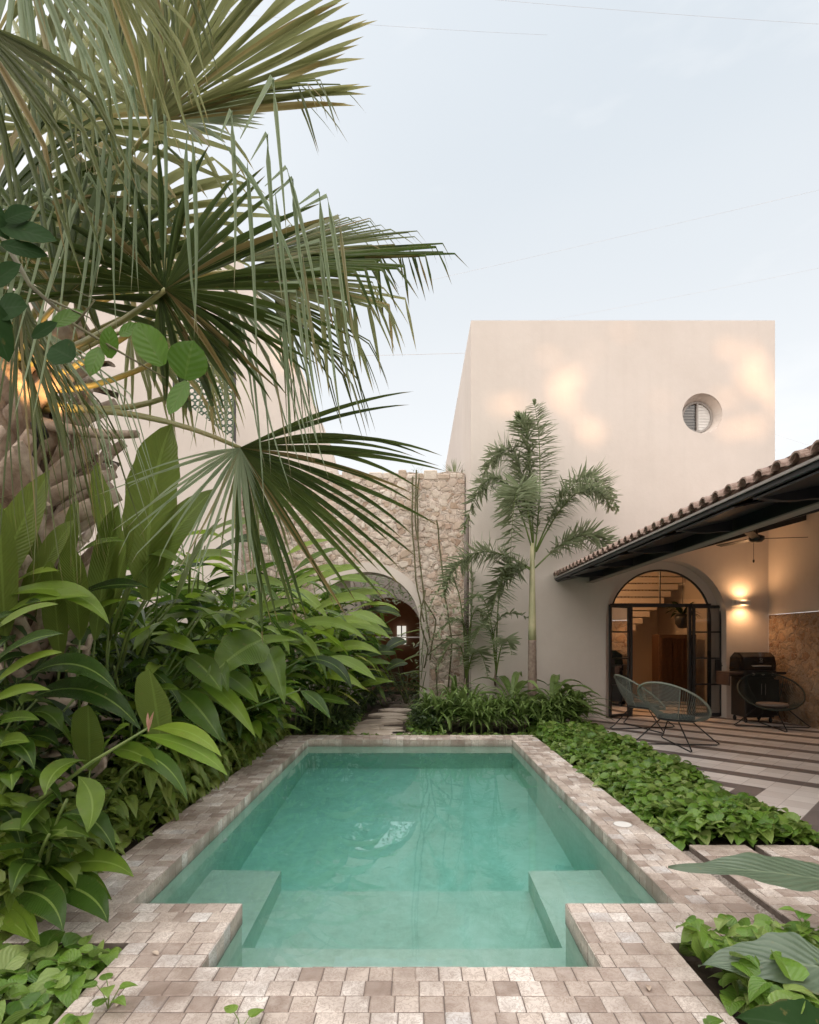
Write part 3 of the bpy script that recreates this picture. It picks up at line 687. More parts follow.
for sx,th in ((-1,R(30)),(1,R(3))):
    hx=AC+sx*.60; hy=DY-.05
    Mx=Matrix.Translation((hx,hy,0))@Matrix.Rotation(-sx*th,4,'Z')
    lf=MB(); A=lambda x0,x1,z0,z1,t=.018:lf.box(min(sx*x0,sx*x1),max(sx*x0,sx*x1),-t,t,z0,z1,M=Mx)
    A(0,.05,.02,2.13);A(.515,.565,.02,2.13);A(.05,.515,.02,.075);A(.05,.515,2.075,2.13)
    for zz in (.62,1.12,1.62): A(.05,.515,zz-.013,zz+.013,.014)
    A(.43,.515,.66,1.10,.012)
    leaf=lf.build('door_leaf',M['iron'],dr)
    g2=MB(); g2.add([Mx@V((sx*.05,.002,.075)),Mx@V((sx*.515,.002,.075)),Mx@V((sx*.515,.002,2.075)),Mx@V((sx*.05,.002,2.075))],[(0,1,2,3)]); g2.build('pane',M['glass'],leaf)
    hd=MB(); hd.tube([Mx@V((sx*.53,-.02,.98)),Mx@V((sx*.53,-.06,.98)),Mx@V((sx*.43,-.06,.98))],.009,6); hd.box(sx*.53-.02,sx*.53+.02,-.028,-.018,.86,1.04,M=Mx); hd.build('handle',M['black'],leaf)

# room behind the door
rm=MB()
X0,X1,Y0,Y1,Z1=1.4,6.6,D2+.12,15.2,3.3
rm.quad((X0,Y0,-.004),(X1,Y0,-.004),(X1,Y1,-.004),(X0,Y1,-.004),1); rm.quad((X0,Y0,Z1),(X1,Y0,Z1),(X1,Y1,Z1),(X0,Y1,Z1)); rm.quad((X0,Y1,0),(X1,Y1,0),(X1,Y1,Z1),(X0,Y1,Z1))
rm.quad((X0,Y0,0),(X0,Y1,0),(X0,Y1,Z1),(X0,Y0,Z1)); rm.quad((X1,Y0,0),(X1,Y1,0),(X1,Y1,Z1),(X1,Y0,Z1))
rm.build('inner_room',[M['plaster_in'],M['terrace']],tw)
st=thing('staircase','pale staircase climbing along the back of the lit room','staircase',(4.6,14,0))
sb=MB()
for k in range(14):
    xe=4.35+k*.17; z=1.05+k*.165
    if z>3.1: break
    sb.bbox(2.6,xe+.35,13.6,14.9,z,z+.14,.008)
sb.build('treads',M['plaster_in'],st)
bl=MB()
for k in range(26):
    x=4.1+k*.085; z=1.3+(x-4.35)/.17*.165
    if z<3.0: bl.tube([(x,13.62,z),(x,13.62,min(3.25,z+.85))],.01,5)
bl.build('balusters',M['woodlight'],st)
cb=thing('wooden_cabinet','dark wooden cabinet standing by the back wall of the room','cabinet',(5.95,12.9,0))
c=MB(); c.bbox(5.55,6.4,12.7,13.1,0.08,1.6,.01); c.build('carcass',M['wood'],cb)
for k in range(3):
    c=MB(); c.bbox(5.57+k*.275,5.57+k*.275+.265,12.675,12.698,.12,1.56,.006)
    for j in range(9): c.box(5.585+k*.275+j*.028,5.585+k*.275+j*.028+.012,12.66,12.675,.16,1.52)
    c.build('door',M['wood'],cb)
# hanging plant
hp=thing('hanging_plant','dark leafy plant hanging in a round pot inside the doorway','plant',(5.7,11.9,1.75))
c=MB(); c.lathe([(0,1.72),(.09,1.73),(.15,1.82),(.16,1.95),(.13,2.02),(.12,2.0),(0,1.98)],(5.7,11.9,0),20); c.tube([(5.7,11.9,2.0),(5.7,11.9,3.28)],.005,5); c.build('pot',M['black'],hp,True)
c=MB()
for k in range(26):
    a=rnd.uniform(0,6.28); r=rnd.uniform(.2,.42); z=rnd.uniform(-.1,.3)
    blade(c,(5.7,11.9,2.0),(5.7+r*.6*cos(a),11.9+r*.6*sin(a),2.15+z*.6),(5.7+r*cos(a),11.9+r*sin(a),2.0+z),.10,ac=3,fold=.2)
c.build('leaves',M['dark'],hp)
def point(name,loc,e,c=(1,.55,.25),r=.08,par=None):
    l=bpy.data.lights.new(name,'POINT'); l.energy=e; l.color=c; l.shadow_soft_size=r; o=bpy.data.objects.new(name,l); COL.objects.link(o); o.location=loc; return o
point('room_lamp_light',(3.6,12.2,2.9),26); point('room_lamp_light',(5.9,14.2,2.8),16)
pl_=thing('ceiling_lamp','small round lamp on the ceiling of the lit room','lamp',(3.6,12.2,3.2)); c=MB(); c.lathe([(0,3.2),(.1,3.2),(.11,3.24),(.11,3.299)],(3.6,12.2,0),20); c.build('shade',M['lamp'],pl_)

# ------------------------------------------------------------ terrace side wall, ceiling, beam, roof
sw2=thing('terrace_wall','terrace side wall, plaster above a stone clad lower half','wall',(6.62,6,0))
WX=6.64
c=MB(); c.quad((WX-.004,-2,1.94),(WX-.004,TY,1.94),(WX-.004,TY,4.2),(WX-.004,-2,4.2)); c.build('upper_plaster',M['plaster'],sw2)
c=MB(); ny=150;nz_=26; vs_=[];
for i in range(ny+1):
    for j in range(nz_+1):
        vs_.append((WX+rnd.uniform(-.008,.006),TY-.002-12.4*i/ny,-.01+1.945*j/nz_))
c.add(vs_,[(i*(nz_+1)+j,(i+1)*(nz_+1)+j,(i+1)*(nz_+1)+j+1,i*(nz_+1)+j+1) for i in range(ny) for j in range(nz_)]); c.build('stone_cladding',M['rubble2'],sw2)
rt=thing('terrace_roof','lean-to terrace roof of curved clay tiles over dark steel','roof',(4.6,5,2.6))
EX,EZ,SL=2.66,2.62,.27      # eave x, z of the deck there, rise per metre
zr=lambda x:EZ+(x-EX)*SL
yN,yF=2.7,TY-.004
c=MB()
Mn=[(3.24,zr(3.24)),(6.66,zr(6.66))]
c.add([(x,y,z+dz) for dz in (0,-.06) for y in (yN,yF) for x,z in Mn],[(0,1,3,2),(4,6,7,5),(0,2,6,4),(1,5,7,3),(0,4,5,1),(2,3,7,6)]); c.build('ceiling',M['plaster'],rt)
c=MB(); c.add([(x,y,zr(x)+dz) for dz in (.03,.005) for y in (yN,yF) for x in (EX+.02,3.23)],[(0,1,3,2),(4,6,7,5),(0,2,6,4),(1,5,7,3),(0,4,5,1),(2,3,7,6)]); c.build('eave_boards',simple('warm_lit_boards',(.30,.16,.08),(.40,.23,.12),20,.7),rt)  # ochre colour stands in for warm light seen through the soffit gaps
c=MB(); c.box(EX+.0,EX+.03,yN,yF,EZ+.02,EZ+.13); c.build('eave_shade_strip',M['terracotta_dark'],rt)  # dark strip standing in for the shade inside the hollow tile ends
tl=MB(); tp=MB(); sp=.2055; k=int((yF-yN)/sp)
def trough(mb,yc,r,up,x0,x1,dz,th=.014,n=8,sq=1.0,segl=.42):
    # one row of curved tiles up the slope, each lapping the next; shells with thickness
    x=x0; first=True
    while x<x1:
        xe=min(x+segl,x1); vs=[];fs=[]
        jz=rnd.uniform(-.004,.004); jy=rnd.uniform(-.006,.006)
        for (xx,zo) in ((x,.022),(xe+.03,0)):
            for rr in (r,r-th):
                for i in range(n+1):
                    a=pi*i/n; vs.append((xx,yc+jy+rr*cos(a),zr(xx)+dz+zo+jz+up*rr*sin(a)*sq))
        m=n+1
        for i in range(n):
            fs+=[(i,i+1,2*m+i+1,2*m+i),(m+i,3*m+i,3*m+i+1,m+i+1),(i,m+i,m+i+1,i+1)]
        mb.add(vs,fs); x+=segl
for i in range(k+1):
    y=yF-.10-i*sp
    trough(tl,y,.066,1,EX-.065,6.7,.045)
    trough(tp,y+sp/2,.072,-1,EX-.04,6.7,.085,sq=.75)
tl.build('cap_tiles',M['terracotta'],rt); tp.build('pan_tiles',M['terracotta'],rt)
c=MB(); c.bbox(EX-.02,EX+.012,yN,yF,EZ-.045,EZ+.012,.005); c.build('fascia',M['steel'],rt)
# lip under the tile ends
c=MB(); c.box(EX-.045,EX-.031,yN,yF,EZ-.004,EZ+.018); c.build('drip_edge',M['flange'],rt)
# soffit plates with a gap past each bracket
c=MB(); BXm=3.29; ys=[2.7,3.12,4.42,5.72,7.02,8.32,9.62,TY-.004]
for i in range(len(ys)-1):
    ya,yb=ys[i]+(.0 if i==0 else .26),ys[i+1]
    c.add([(EX+.013,ya,EZ-.07),(BXm-.062,ya,2.67),(BXm-.062,yb,2.67),(EX+.013,yb,EZ-.07),(EX+.013,ya,EZ-.055),(BXm-.062,ya,2.685),(BXm-.062,yb,2.685),(EX+.013,yb,EZ-.055)],[(0,1,2,3),(4,5,6,7),(0,1,5,4),(2,3,7,6),(1,2,6,5),(0,3,7,4)])
c.build('soffit',M['steel'],rt)
for y in ys[1:-1]:
    c=MB(); pr=[(BXm-.06,2.56),(BXm-.06,2.79),(EX+.012,EZ+.0),(EX+.012,EZ-.05)]+[(EX+.012+.56*t,EZ-.05-.035*sin(pi*t)*1.0+ .01*t) for t in (.2,.4,.6,.8)]
    n_=len(pr); c.add([(x,y-.03,z) for x,z in pr]+[(x,y+.03,z) for x,z in pr],[tuple(range(n_)),tuple(range(2*n_-1,n_-1,-1))]+[(i,(i+1)%n_,(i+1)%n_+n_,i+n_) for i in range(n_)]); c.build('bracket',M['steel'],rt)
c=MB(); c.box(BXm-.012,BXm+.012,yN,yF,2.552,2.76); c.box(BXm-.06,BXm+.06,yN,yF,2.76,2.775); c.build('beam',M['steel'],rt)
c=MB(); c.box(BXm-.062,BXm+.062,yN,yF,2.536,2.551); c.build('beam_flange',M['flange'],rt)
for y in (3.0,4.9,7.2,9.5):
    c=MB(); x0,x1=BXm+.013,6.62; c.add([(x,yy,zz) for yy in (y-.04,y+.04) for x,zz in ((x0,2.60),(x1,zr(x1)-.20),(x1,zr(x1)-.061),(x0,zr(x0)-.061))],[(0,1,2,3),(7,6,5,4),(0,4,5,1),(1,5,6,2),(2,6,7,3),(3,7,4,0)]); c.build('rafter',M['steel'],rt)
# white mortar flashing where roof meets the house
c=MB(); c.add([(x,y,z) for y in (TY-.05,TY-.006) for x,z in ((EX-.04,EZ+.0),(6.7,zr(6.7)),(6.7,zr(6.7)+.16),(EX-.04,EZ+.15))],[(0,1,2,3),(7,6,5,4),(0,4,5,1),(1,5,6,2),(2,6,7,3),(3,7,4,0)]); c.build('flashing',M['plaster'],rt)
# gas post far right is outside the frame: the roof's free end rests on a column
c=MB(); c.box(BXm-.05,BXm+.05,2.75,2.85,0,2.536); c.build('post',M['steel'],rt)

# sconce
sc=thing('wall_sconce','small box sconce glowing up and down beside the arched door','wall lamp',(6.1,TY-.06,2.15))
sx_,sz_=6.10,2.16
c=MB(); c.box(sx_-.14,sx_+.14,TY-.11,TY-.10,sz_-.05,sz_+.05); c.box(sx_-.14,sx_-.13,TY-.10,TY-.001,sz_-.05,sz_+.05); c.box(sx_+.13,sx_+.14,TY-.10,TY-.001,sz_-.05,sz_+.05); c.build('housing',M['white'],sc)
c=MB(); c.box(sx_-.05,sx_+.05,TY-.08,TY-.03,sz_-.02,sz_+.02); c.build('bulb',M['lamp'],sc)
for up in (1,-1):
    l=bpy.data.lights.new('sconce_light','SPOT'); l.energy=11; l.color=(1,.55,.26); l.spot_size=R(165); l.spot_blend=1; l.shadow_soft_size=.08
    o=bpy.data.objects.new('sconce_light',l); COL.objects.link(o); o.location=(sx_,TY-.13,sz_+up*.05); o.rotation_euler=(pi if up>0 else 0,0,0)
# ceiling fan
fx,fy,fz=5.5,9.0,3.10
fn=thing('ceiling_fan','dark three blade ceiling fan under the terrace roof','fan',(fx,fy,fz-.05))
c=MB(); c.lathe([(0,-.07),(.07,-.065),(.11,-.03),(.11,.02),(.05,.05),(.018,.06),(.018,.36)],(fx,fy,fz),20); c.build('motor',M['black'],fn,True)
for k in range(3):
    a=R(-10+120*k); Mx=Matrix.Translation((fx,fy,fz-.01))@Matrix.Rotation(a,4,'Z')@Matrix.Rotation(R(9),4,'X'); c=MB(); c.bbox(.09,.72,-.062,.062,-.005,.005,.004,M=Mx); c.build('blade',M['black'],fn)
c=MB(); c.tube([(fx-.05,fy,fz-.06),(fx-.05,fy,fz-.34)],.0035,5); c.lathe([(0,-.40),(.014,-.385),(.014,-.35),(0,-.34)],(fx-.05,fy,fz),8); c.build('pull_chain',M['black'],fn)

# ------------------------------------------------------------ stone garden wall with arch
SY=11.6
sg=thing('stone_wall','rough limestone rubble garden wall with a tall plastered arch','wall',(-1,SY,0))
ac,aw,asp=-.97,1.08,1.80
top=[(1.04,4.93),(.7,4.97),(.3,4.90),(-.1,4.95),(-.6,4.88),(-1.2,4.92),(-2.0,4.85),(-3.2,4.88),(-4.5,4.85)]
ar=arch_pts(ac,aw+.20,asp,base=-.1)
w3=area_wall('s',[(-4.5,-.1)]+ar+[(1.04,-.1)]+top,[],SY,SY+.45,None); w3.build('rubble_core',M['rubble'],sg)
c=MB(); z=.02
while z<4.80:
    hh=rnd.uniform(.09,.19); x=-4.45+rnd.uniform(0,.2)
    while x<1.0:
        ww=rnd.uniform(.08,.30); cx_=x+ww/2; cz_=z+hh/2+rnd.uniform(-.06,.06); hs=hh*rnd.uniform(.75,1.45); sk_=rnd.uniform(-.35,.35)
        dd=math.hypot(cx_-ac,(cz_-asp)) if cz_>asp else abs(cx_-ac)
        if dd>aw+.22 and x+ww<1.05 and rnd.random()<.86:
            n_=7; a0=rnd.uniform(0,6.28); ring=[]
            for i in range(n_):
                a=a0+2*pi*i/n_; q_=1/max(abs(cos(a)),abs(sin(a)))**.6*rnd.uniform(.72,1.05)
                ring.append((cx_+(ww/2-.006)*cos(a)*min(q_,1.12),cz_+(hs/2-.004)*sin(a)*min(q_,1.15)+sk_*(ww/2)*cos(a)*.5))
            pr_=rnd.uniform(.006,.026); ty=rnd.uniform(-.02,.02)
            c.add([(x_,SY+.004,z_) for x_,z_ in ring]+[(cx_+(x_-cx_)*.93,SY-pr_*.6,cz_+(z_-cz_)*.93) for x_,z_ in ring]+[(cx_+(x_-cx_)*.78,SY-pr_+ty*(x_-cx_)/ww,cz_+(z_-cz_)*.78) for x_,z_ in ring]+[(cx_,SY-pr_-.004,cz_)],
              [(i,(i+1)%n_,(i+1)%n_+n_,i+n_) for i in range(n_)]+[(i+n_,(i+1)%n_+n_,(i+1)%n_+2*n_,i+2*n_) for i in range(n_)]+[(i+2*n_,(i+1)%n_+2*n_,3*n_) for i in range(n_)])
        x+=ww
    z+=hh
c.build('rubble_masonry',M['stones'],sg)
c=MB(); x=-4.4
while x<1.0:     # uneven top course
    ww=rnd.uniform(.12,.32); c.bbox(x,x+ww-.01,SY-.02,SY+.43,4.80+rnd.uniform(-.03,.02),4.90+rnd.uniform(.0,.10),.02); x+=ww
c.build('top_course',M['stones'],sg)
ar1=arch_pts(ac,aw+.198,asp,base=-.1); ar2=arch_pts(ac,aw,asp,base=-.1)
c=MB(); n_=len(ar1)
for i in range(n_-1):
    for (ya,yb) in ((SY-.015,SY+.46),):
        p=[(ar1[i][0],ya,ar1[i][1]),(ar1[i+1][0],ya,ar1[i+1][1]),(ar2[i+1][0],ya,ar2[i+1][1]),(ar2[i][0],ya,ar2[i][1])]
        c.quad(*p); c.quad((ar2[i][0],ya,ar2[i][1]),(ar2[i+1][0],ya,ar2[i+1][1]),(ar2[i+1][0],yb,ar2[i+1][1]),(ar2[i][0],yb,ar2[i][1]))
        c.quad((ar1[i][0],ya,ar1[i][1]),(ar1[i+1][0],ya,ar1[i+1][1]),(ar1[i+1][0],SY+.01,ar1[i+1][1]),(ar1[i][0],SY+.01,ar1[i][1]))
c.build('arch_surround',M['plaster'],sg)
# dark upright tube filling the narrow corner between wall and house
c=MB(); c.tube([(.985,10.62,-.08),(.985,10.62,3.8)],.05,10); dp=thing('corner_tube','dark brown upright tube in the corner of the house','pipe',(.985,10.62,-.09)); c.build('pipe',simple('dark_tube',(.13,.105,.09),(.2,.165,.14),8,.7),dp,True)

# courtyard house behind the arch
ch=thing('rear_house','courtyard house seen through the stone arch, warm lit doorway','house',(-1,16,0))
cx2,cw2,cs2=-.75,.95,1.75
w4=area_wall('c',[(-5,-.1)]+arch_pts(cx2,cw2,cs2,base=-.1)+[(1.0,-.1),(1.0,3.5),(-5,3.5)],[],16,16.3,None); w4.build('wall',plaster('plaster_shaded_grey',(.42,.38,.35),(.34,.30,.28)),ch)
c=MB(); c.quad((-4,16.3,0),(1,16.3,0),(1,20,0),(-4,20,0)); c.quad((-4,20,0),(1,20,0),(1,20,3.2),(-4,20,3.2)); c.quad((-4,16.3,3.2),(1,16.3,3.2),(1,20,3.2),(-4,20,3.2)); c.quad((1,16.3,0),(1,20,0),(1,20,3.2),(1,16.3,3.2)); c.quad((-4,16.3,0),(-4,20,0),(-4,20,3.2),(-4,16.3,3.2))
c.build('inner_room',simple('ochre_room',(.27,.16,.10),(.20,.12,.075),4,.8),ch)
point('courtyard_room_light',(-2.6,17.6,2.7),9,(1,.55,.30))
c=MB(); c.box(-.62,-.30,19.9,19.96,1.35,2.0); c.build('lit_window',M['lit_window'],ch)
c=MB(); c.box(-.48,-.44,19.86,19.9,1.33,2.02); c.box(-.64,-.28,19.86,19.9,1.66,1.69); c.build('window_bar',M['wood'],ch)
c=MB(); c.box(-1.6,.18,16.32,16.36,1.55,1.585); c.build('curtain_rail',M['white'],ch)
c=MB(); c.bbox(-1.5,-.35,18.0,18.6,.0,.75,.02); c.build('sideboard',M['wood'],ch)

# ------------------------------------------------------------ left neighbours
lh=thing('tall_plaster_wall','tall pale plaster house end rising left of the stone wall','house',(-3,12.4,0))
c=area_wall('l',[(-9,-.1),(-1.2,-.1),(-1.54,4.6),(-1.90,5.9),(-2.48,7.4),(-4.02,10.2),(-9,10.2)],[],12.3,12.9,None); c.build('wall',M['plaster'],lh)
ls=thing('stair_parapet_wall','pale plaster wall with a sloping top behind the fan palm','wall',(-5,10.4,0))
P0=P(20,350,9.8);P1=P(150,376,9.8);P2=P(230,437,9.8);P3=P(236,452,9.8)
c=area_wall('l',[(-9,-.1),(P3.x,-.1),(P3.x,P3.z),(P2.x,P2.z),(P1.x,P1.z),(P0.x,P0.z),(-9,P0.z)],[],9.8,10.1,None); c.build('wall',M['plaster'],ls)
la=thing('lattice_screen','green grey pierced lattice screen above the sloping wall','screen',(P(210,430,11).x,11,4))
c=MB(); a=P(176,365,11);b_=P(233,470,11)
nx_=9; sx2=(b_.x-a.x)/nx_; nz2=int((a.z-b_.z)/sx2)
for i in range(nx_):
    for j in range(nz2):
        cx_=a.x+(i+.5)*sx2; cz_=b_.z+(j+.5)*sx2; r=sx2*.5; pts=[(cx_+r*.98*cos(k*pi/3+pi/6),11,cz_+r*.98*sin(k*pi/3+pi/6)) for k in range(6)]
        c.tube(pts,.018,4,closed=True,cap=False)
c.build('lattice',simple('green_lattice',(.10,.16,.11),(.16,.22,.16),5,.6),la)
c=MB(); c.box(a.x-.05,a.x,10.96,11.04,b_.z,a.z); c.box(b_.x,b_.x+.05,10.96,11.04,b_.z,a.z); c.box(a.x,b_.x,10.96,11.04,a.z,a.z+.05); c.build('frame',M['black'],la)
# garden side wall behind the plants, far left
gw=thing('garden_wall','low garden wall behind the tropical planting on the left','wall',(-6,5,0))
c=MB(); c.bbox(-6.3,-6.0,-2,12,-.1,2.6,.02); c.build('masonry',M['rubble'],gw)

# ------------------------------------------------------------ behind the camera: unseen house and trees added to block the low sun
bh=thing('sun_blocking_house','plain pale house mass added out of view to shade the garden','house',(-13,-26,0))
c=MB(); c.bbox(-34,8,-30,-26,-.1,9.6,.03); c.build('wall',M['plaster'],bh)
bt=thing('sun_blocking_tree','broad leafy tree out of view, its crown shaped to dapple the house front','tree',(-13,-24.5,-.09))
c=MB(); c.tube([(-13,-24.5,-.1),(-13.1,-24.5,4),(-12.8,-24.6,8),(-12.5,-24.6,11)],[.4,.33,.25,.1],10)
for k in range(7): a=rnd.uniform(0,6.28); c.tube([(-13,-24.5,6+k*.5),(-13+2*cos(a),-24.5+1.0*sin(a),8+k*.4),(-13+4*cos(a),-24.5+1.6*sin(a),9.6+k*.35)],[.13,.09,.03],6)
c.build('trunk',M['bark'],bt)
c=MB(); rs=random.Random(3)
# gaps cut into the crown so sun patches land on the house front (x, z at the house wall, radius)
spots=[(2.05,7.05,.30),(3.35,6.9,.42),(2.75,6.45,.50),(2.55,6.1,.38),(3.1,5.55,.55),(1.75,5.95,.32),(3.9,7.2,.35),(5.9,6.95,.45),(6.35,6.3,.60),(6.55,6.9,.4),(5.95,5.75,.42),(4.75,6.05,.28),(6.5,5.5,.35),(4.3,5.3,.2),(5.3,7.1,.25),(6.1,5.3,.25)]
spots=[(a+r*rs.uniform(-.8,.8),b+r*rs.uniform(-.7,.7),r*rs.uniform(.28,.62)) for a,b,r in spots for _ in range(5)]
tx=trav.x/trav.y; tz=trav.z/trav.y
back=lambda x,z,y:(x+tx*(y-TY), z+tz*(y-TY))
for k in range(15000):
    y=-24.5+rs.uniform(-1.0,1.0); xw=rs.uniform(-2.5,9.5); zw=rs.uniform(3.6,8.6)
    ns=.18*sin(xw*5.1+zw*3)+.14*sin(zw*7.3-xw*2.1)
    if any((xw-a)**2+((zw-b)*1.15)**2<(r*(.82+ns+rs.uniform(-.32,.30)))**2 for a,b,r in spots): continue
    x,z=back(xw,zw,y); s_=rs.uniform(.12,.24); a=rs.uniform(0,6.28); e=rs.uniform(-.6,.6)
    u=V((cos(a),sin(a)*.5,e)).normalized()*s_; v=V((-sin(a)*.3,.3,1)).normalized()*s_*.6; p=V((x,y,z)); c.add([p-u,p-v,p+u,p+v],[(0,1,2,3)])
c.build('crown',M['dark'],bt)

for (tx0,tx1,tz0,tz1,yy,lb,nn) in ((-8,-2.2,3.4,7.6,-24.5,'second tree, added out of view to shade the palm',6500),(-14,-4,3.4,12.0,-25.0,'tallest dense tree, added out of view to shade the left walls',11000),(-3,3.5,7.0,10.5,-24.0,'slender high tree, added out of view to block the sun',3000)):  # further unseen trees put in to keep the low sun off
    cxm,czm=back((tx0+tx1)/2,(tz0+tz1)/2,yy); th=thing('sun_blocking_tree',lb,'tree',(cxm,yy,-.09))
    c=MB(); c.tube([(cxm,yy,-.1),(cxm+.2,yy,5),(cxm,yy,czm+1)],[.4,.28,.08],10)
    for k in range(6): a=rnd.uniform(0,6.28); c.tube([(cxm+.1,yy,5+k*.5),(cxm+2*cos(a),yy+sin(a),7+k*.6)],[.12,.04],6)
    c.build('trunk',M['bark'],th); c=MB()
    for k in range(nn):
        y=yy+rs.uniform(-1.2,1.2); x,z=back(rs.uniform(tx0,tx1),rs.uniform(tz0,tz1),y); s_=rs.uniform(.16,.32); a=rs.uniform(0,6.28); e=rs.uniform(-.6,.6)
        u=V((cos(a),sin(a)*.5,e)).normalized()*s_; v=V((-sin(a)*.3,.3,1)).normalized()*s_*.6; p=V((x,y,z)); c.add([p-u,p-v,p+u,p+v],[(0,1,2,3)])
    c.build('crown',M['dark'],th)

# ------------------------------------------------------------ overhead wires
for i,(a,b_) in enumerate((((430,276,30),(830,183,26)),((300,352,30),(475,349,30)),((560,0,24),(830,20,24)),((640,300,34),(830,262,30)),((150,0,20),(400,22,24)),((775,430,30),(830,447,28)))):
    p,q_=P(*a),P(*b_); p=p+(p-q_)*1.0; q_=q_+(q_-p)*.4; m=(p+q_)/2-V((0,0,.5))
    c=MB(); c.tube([bez(p,m,q_,k/16) for k in range(17)],.003 if i!=1 else .007,5,cap=False)
    tag(c.build('overhead_wire',M['greyfix']),['thin overhead wire rising to the right above the white house','thin overhead wire between palm and white house','thin overhead wire high at the upper right','thin overhead wire low in the sky right of the house','thin overhead wire crossing the top of the palm','short overhead wire just above the tiled roof'][i],'wire','thin overhead wires')
# ------------------------------------------------------------ fan palm
UP=V((0,0,1)); TC=V((0,-1,0))
pm=thing('fan_palm','large shaggy fan palm with drooping split fronds on the left','palm tree',(-2.95,4.1,-.1))
Cc=V((-2.9,4.05,3.25))
c=MB(); c.tube([(-2.95,4.1,-.12),(-2.93,4.1,1.2),(-2.88,4.08,2.3),(-2.88,4.05,3.6)],[.30,.26,.25,.16],14); c.build('trunk',M['fibre'],pm,True)
c=MB()
for k in range(190):
    z=-.05+k*.0183; a=k*2.399+rnd.uniform(-.2,.2); r0=.22; o=V((cos(a),sin(a),0)); b0=V((-2.92,4.09,z))+o*r0
    L=rnd.uniform(.28,.5)*(1 if z>1 else .7); side=V((-o.y,o.x,0))*rnd.uniform(-.22,.22)
    p=[b0-V((0,0,.10)),b0+o*.10+V((0,0,.06)),b0+o*(.17+L*.28)+side*.9+V((0,0,.06+L*.5)),b0+o*(.2+L*.42)+side*2.2+V((0,0,.06+L*.95))]
    if rnd.random()<.3: p[3]=p[2]+o*.18+V((0,0,-.03))
    w0=rnd.uniform(.055,.09); vs_=[]
    for i,q in enumerate(p):
        T=(p[min(i+1,3)]-p[max(i-1,0)]).normalized(); S=T.cross(o); S=S.normalized() if S.length>.1 else V((-o.y,o.x,0)); n_=S.cross(T)
        ww=w0*[1.25,1.1,.8,.62][i]
        for j in range(8):
            an=2*pi*j/8; vs_.append(q+S*ww*cos(an)+n_*ww*.36*sin(an))
    c.add(vs_,[(i*8+j,i*8+(j+1)%8,(i+1)*8+(j+1)%8,(i+1)*8+j) for i in range(3) for j in range(8)]+[tuple(24+j for j in range(8))])
c.build('leaf_bases',M['boot'],pm,True)
def frond(hub,d,A,Nn,Rr,mat,pet=True,petmid=None,cs=None,**kw):
    hb=P(hub[0],hub[1],d); mb=MB(); fan(mb,hb,A,Nn,Rr,**kw); f=mb.build('frond',M[mat],pm)
    if pet:
        s=cs or Cc+V((rnd.uniform(-.1,.1),rnd.uniform(-.1,.1),rnd.uniform(-.3,.4))); m=petmid or (s+hb)/2+V((0,0,.18))
        ms=MB(); ms.tube([bez(s,m,hb,t/8) for t in range(9)],[.026-.0016*t for t in range(9)],6); ms.build('petiole',M['petiole'],f,True)
    return f
# F1 lower right fan, seen from below
frond((240,448),3.3,(.72,-.05,-.42),(.10,-1,.15),1.20,'fan_dark',cs=V((-2.6,3.9,3.05)),petmid=P(150,405,3.55),nseg=30,spread=1.02,split=.40,wsc=1.1,brk=1.1,droop=.3,curve=.5,fold=.5,lenf=.1)
frond((240,448),3.28,(-.30,-.25,-.75),(.1,-1,-.2),.92,'fan_glauc',pet=False,wsc=.85,nseg=22,spread=.95,split=.25,brk=.9,droop=.5,fold=.4)
frond((243,450),3.4,(.30,.1,-.9),(.2,-1,.1),.75,'fan_olive',pet=False,nseg=12,spread=.8,split=.2,brk=.5,droop=1.5)
# F2 big fan facing us
frond((165,290),2.85,(.35,.25,.8),(.25,-1,.55),1.05,'fan_dark',wsc=.8,nseg=38,spread=2.2,split=.40,brk=1.1,droop=.45,fold=.9,cs=V((-2.7,3.8,3.3)),petmid=P(90,350,3.2))
frond((168,288),2.75,(.45,-.1,.75),(.1,-1,.25),1.7,'fan_glauc',pet=False,ts=.40,wsc=.8,nseg=30,spread=1.35,split=.26,brk=.45,brkj=.07,hang=2.0,droop=.3,fold=.8)
frond((160,292),2.9,(.5,.3,-.75),(0,-1,-.3),.62,'fan_dark',pet=False,nseg=18,spread=.9,split=.7,brk=1.1)
frond((150,285),2.7,(-.7,-.1,.55),(.1,-1,.2),1.45,'fan_glauc',pet=False,ts=.34,wsc=.8,nseg=22,spread=.9,split=.24,brk=.40,brkj=.07,hang=2.0,fold=.8)
# F3 right pointing fans
frond((232,272),3.6,(1,-.1,.12),(-.1,-.65,.75),1.5,'fan_dark',nseg=40,spread=1.0,split=.55,brk=.78,hang=1.6,droop=.3,fold=.55,cs=V((-2.6,3.9,3.6)))
frond((240,262),3.7,(.85,.2,.42),(-.2,-.8,.6),1.25,'fan',pet=False,nseg=26,spread=.75,split=.5,brk=.8,hang=1.2,droop=.2)
frond((245,285),3.4,(.9,-.2,-.15),(0,-.7,.7),1.25,'fan_olive',pet=False,nseg=22,spread=.8,split=.45,brk=.62,hang=1.7,droop=.5)
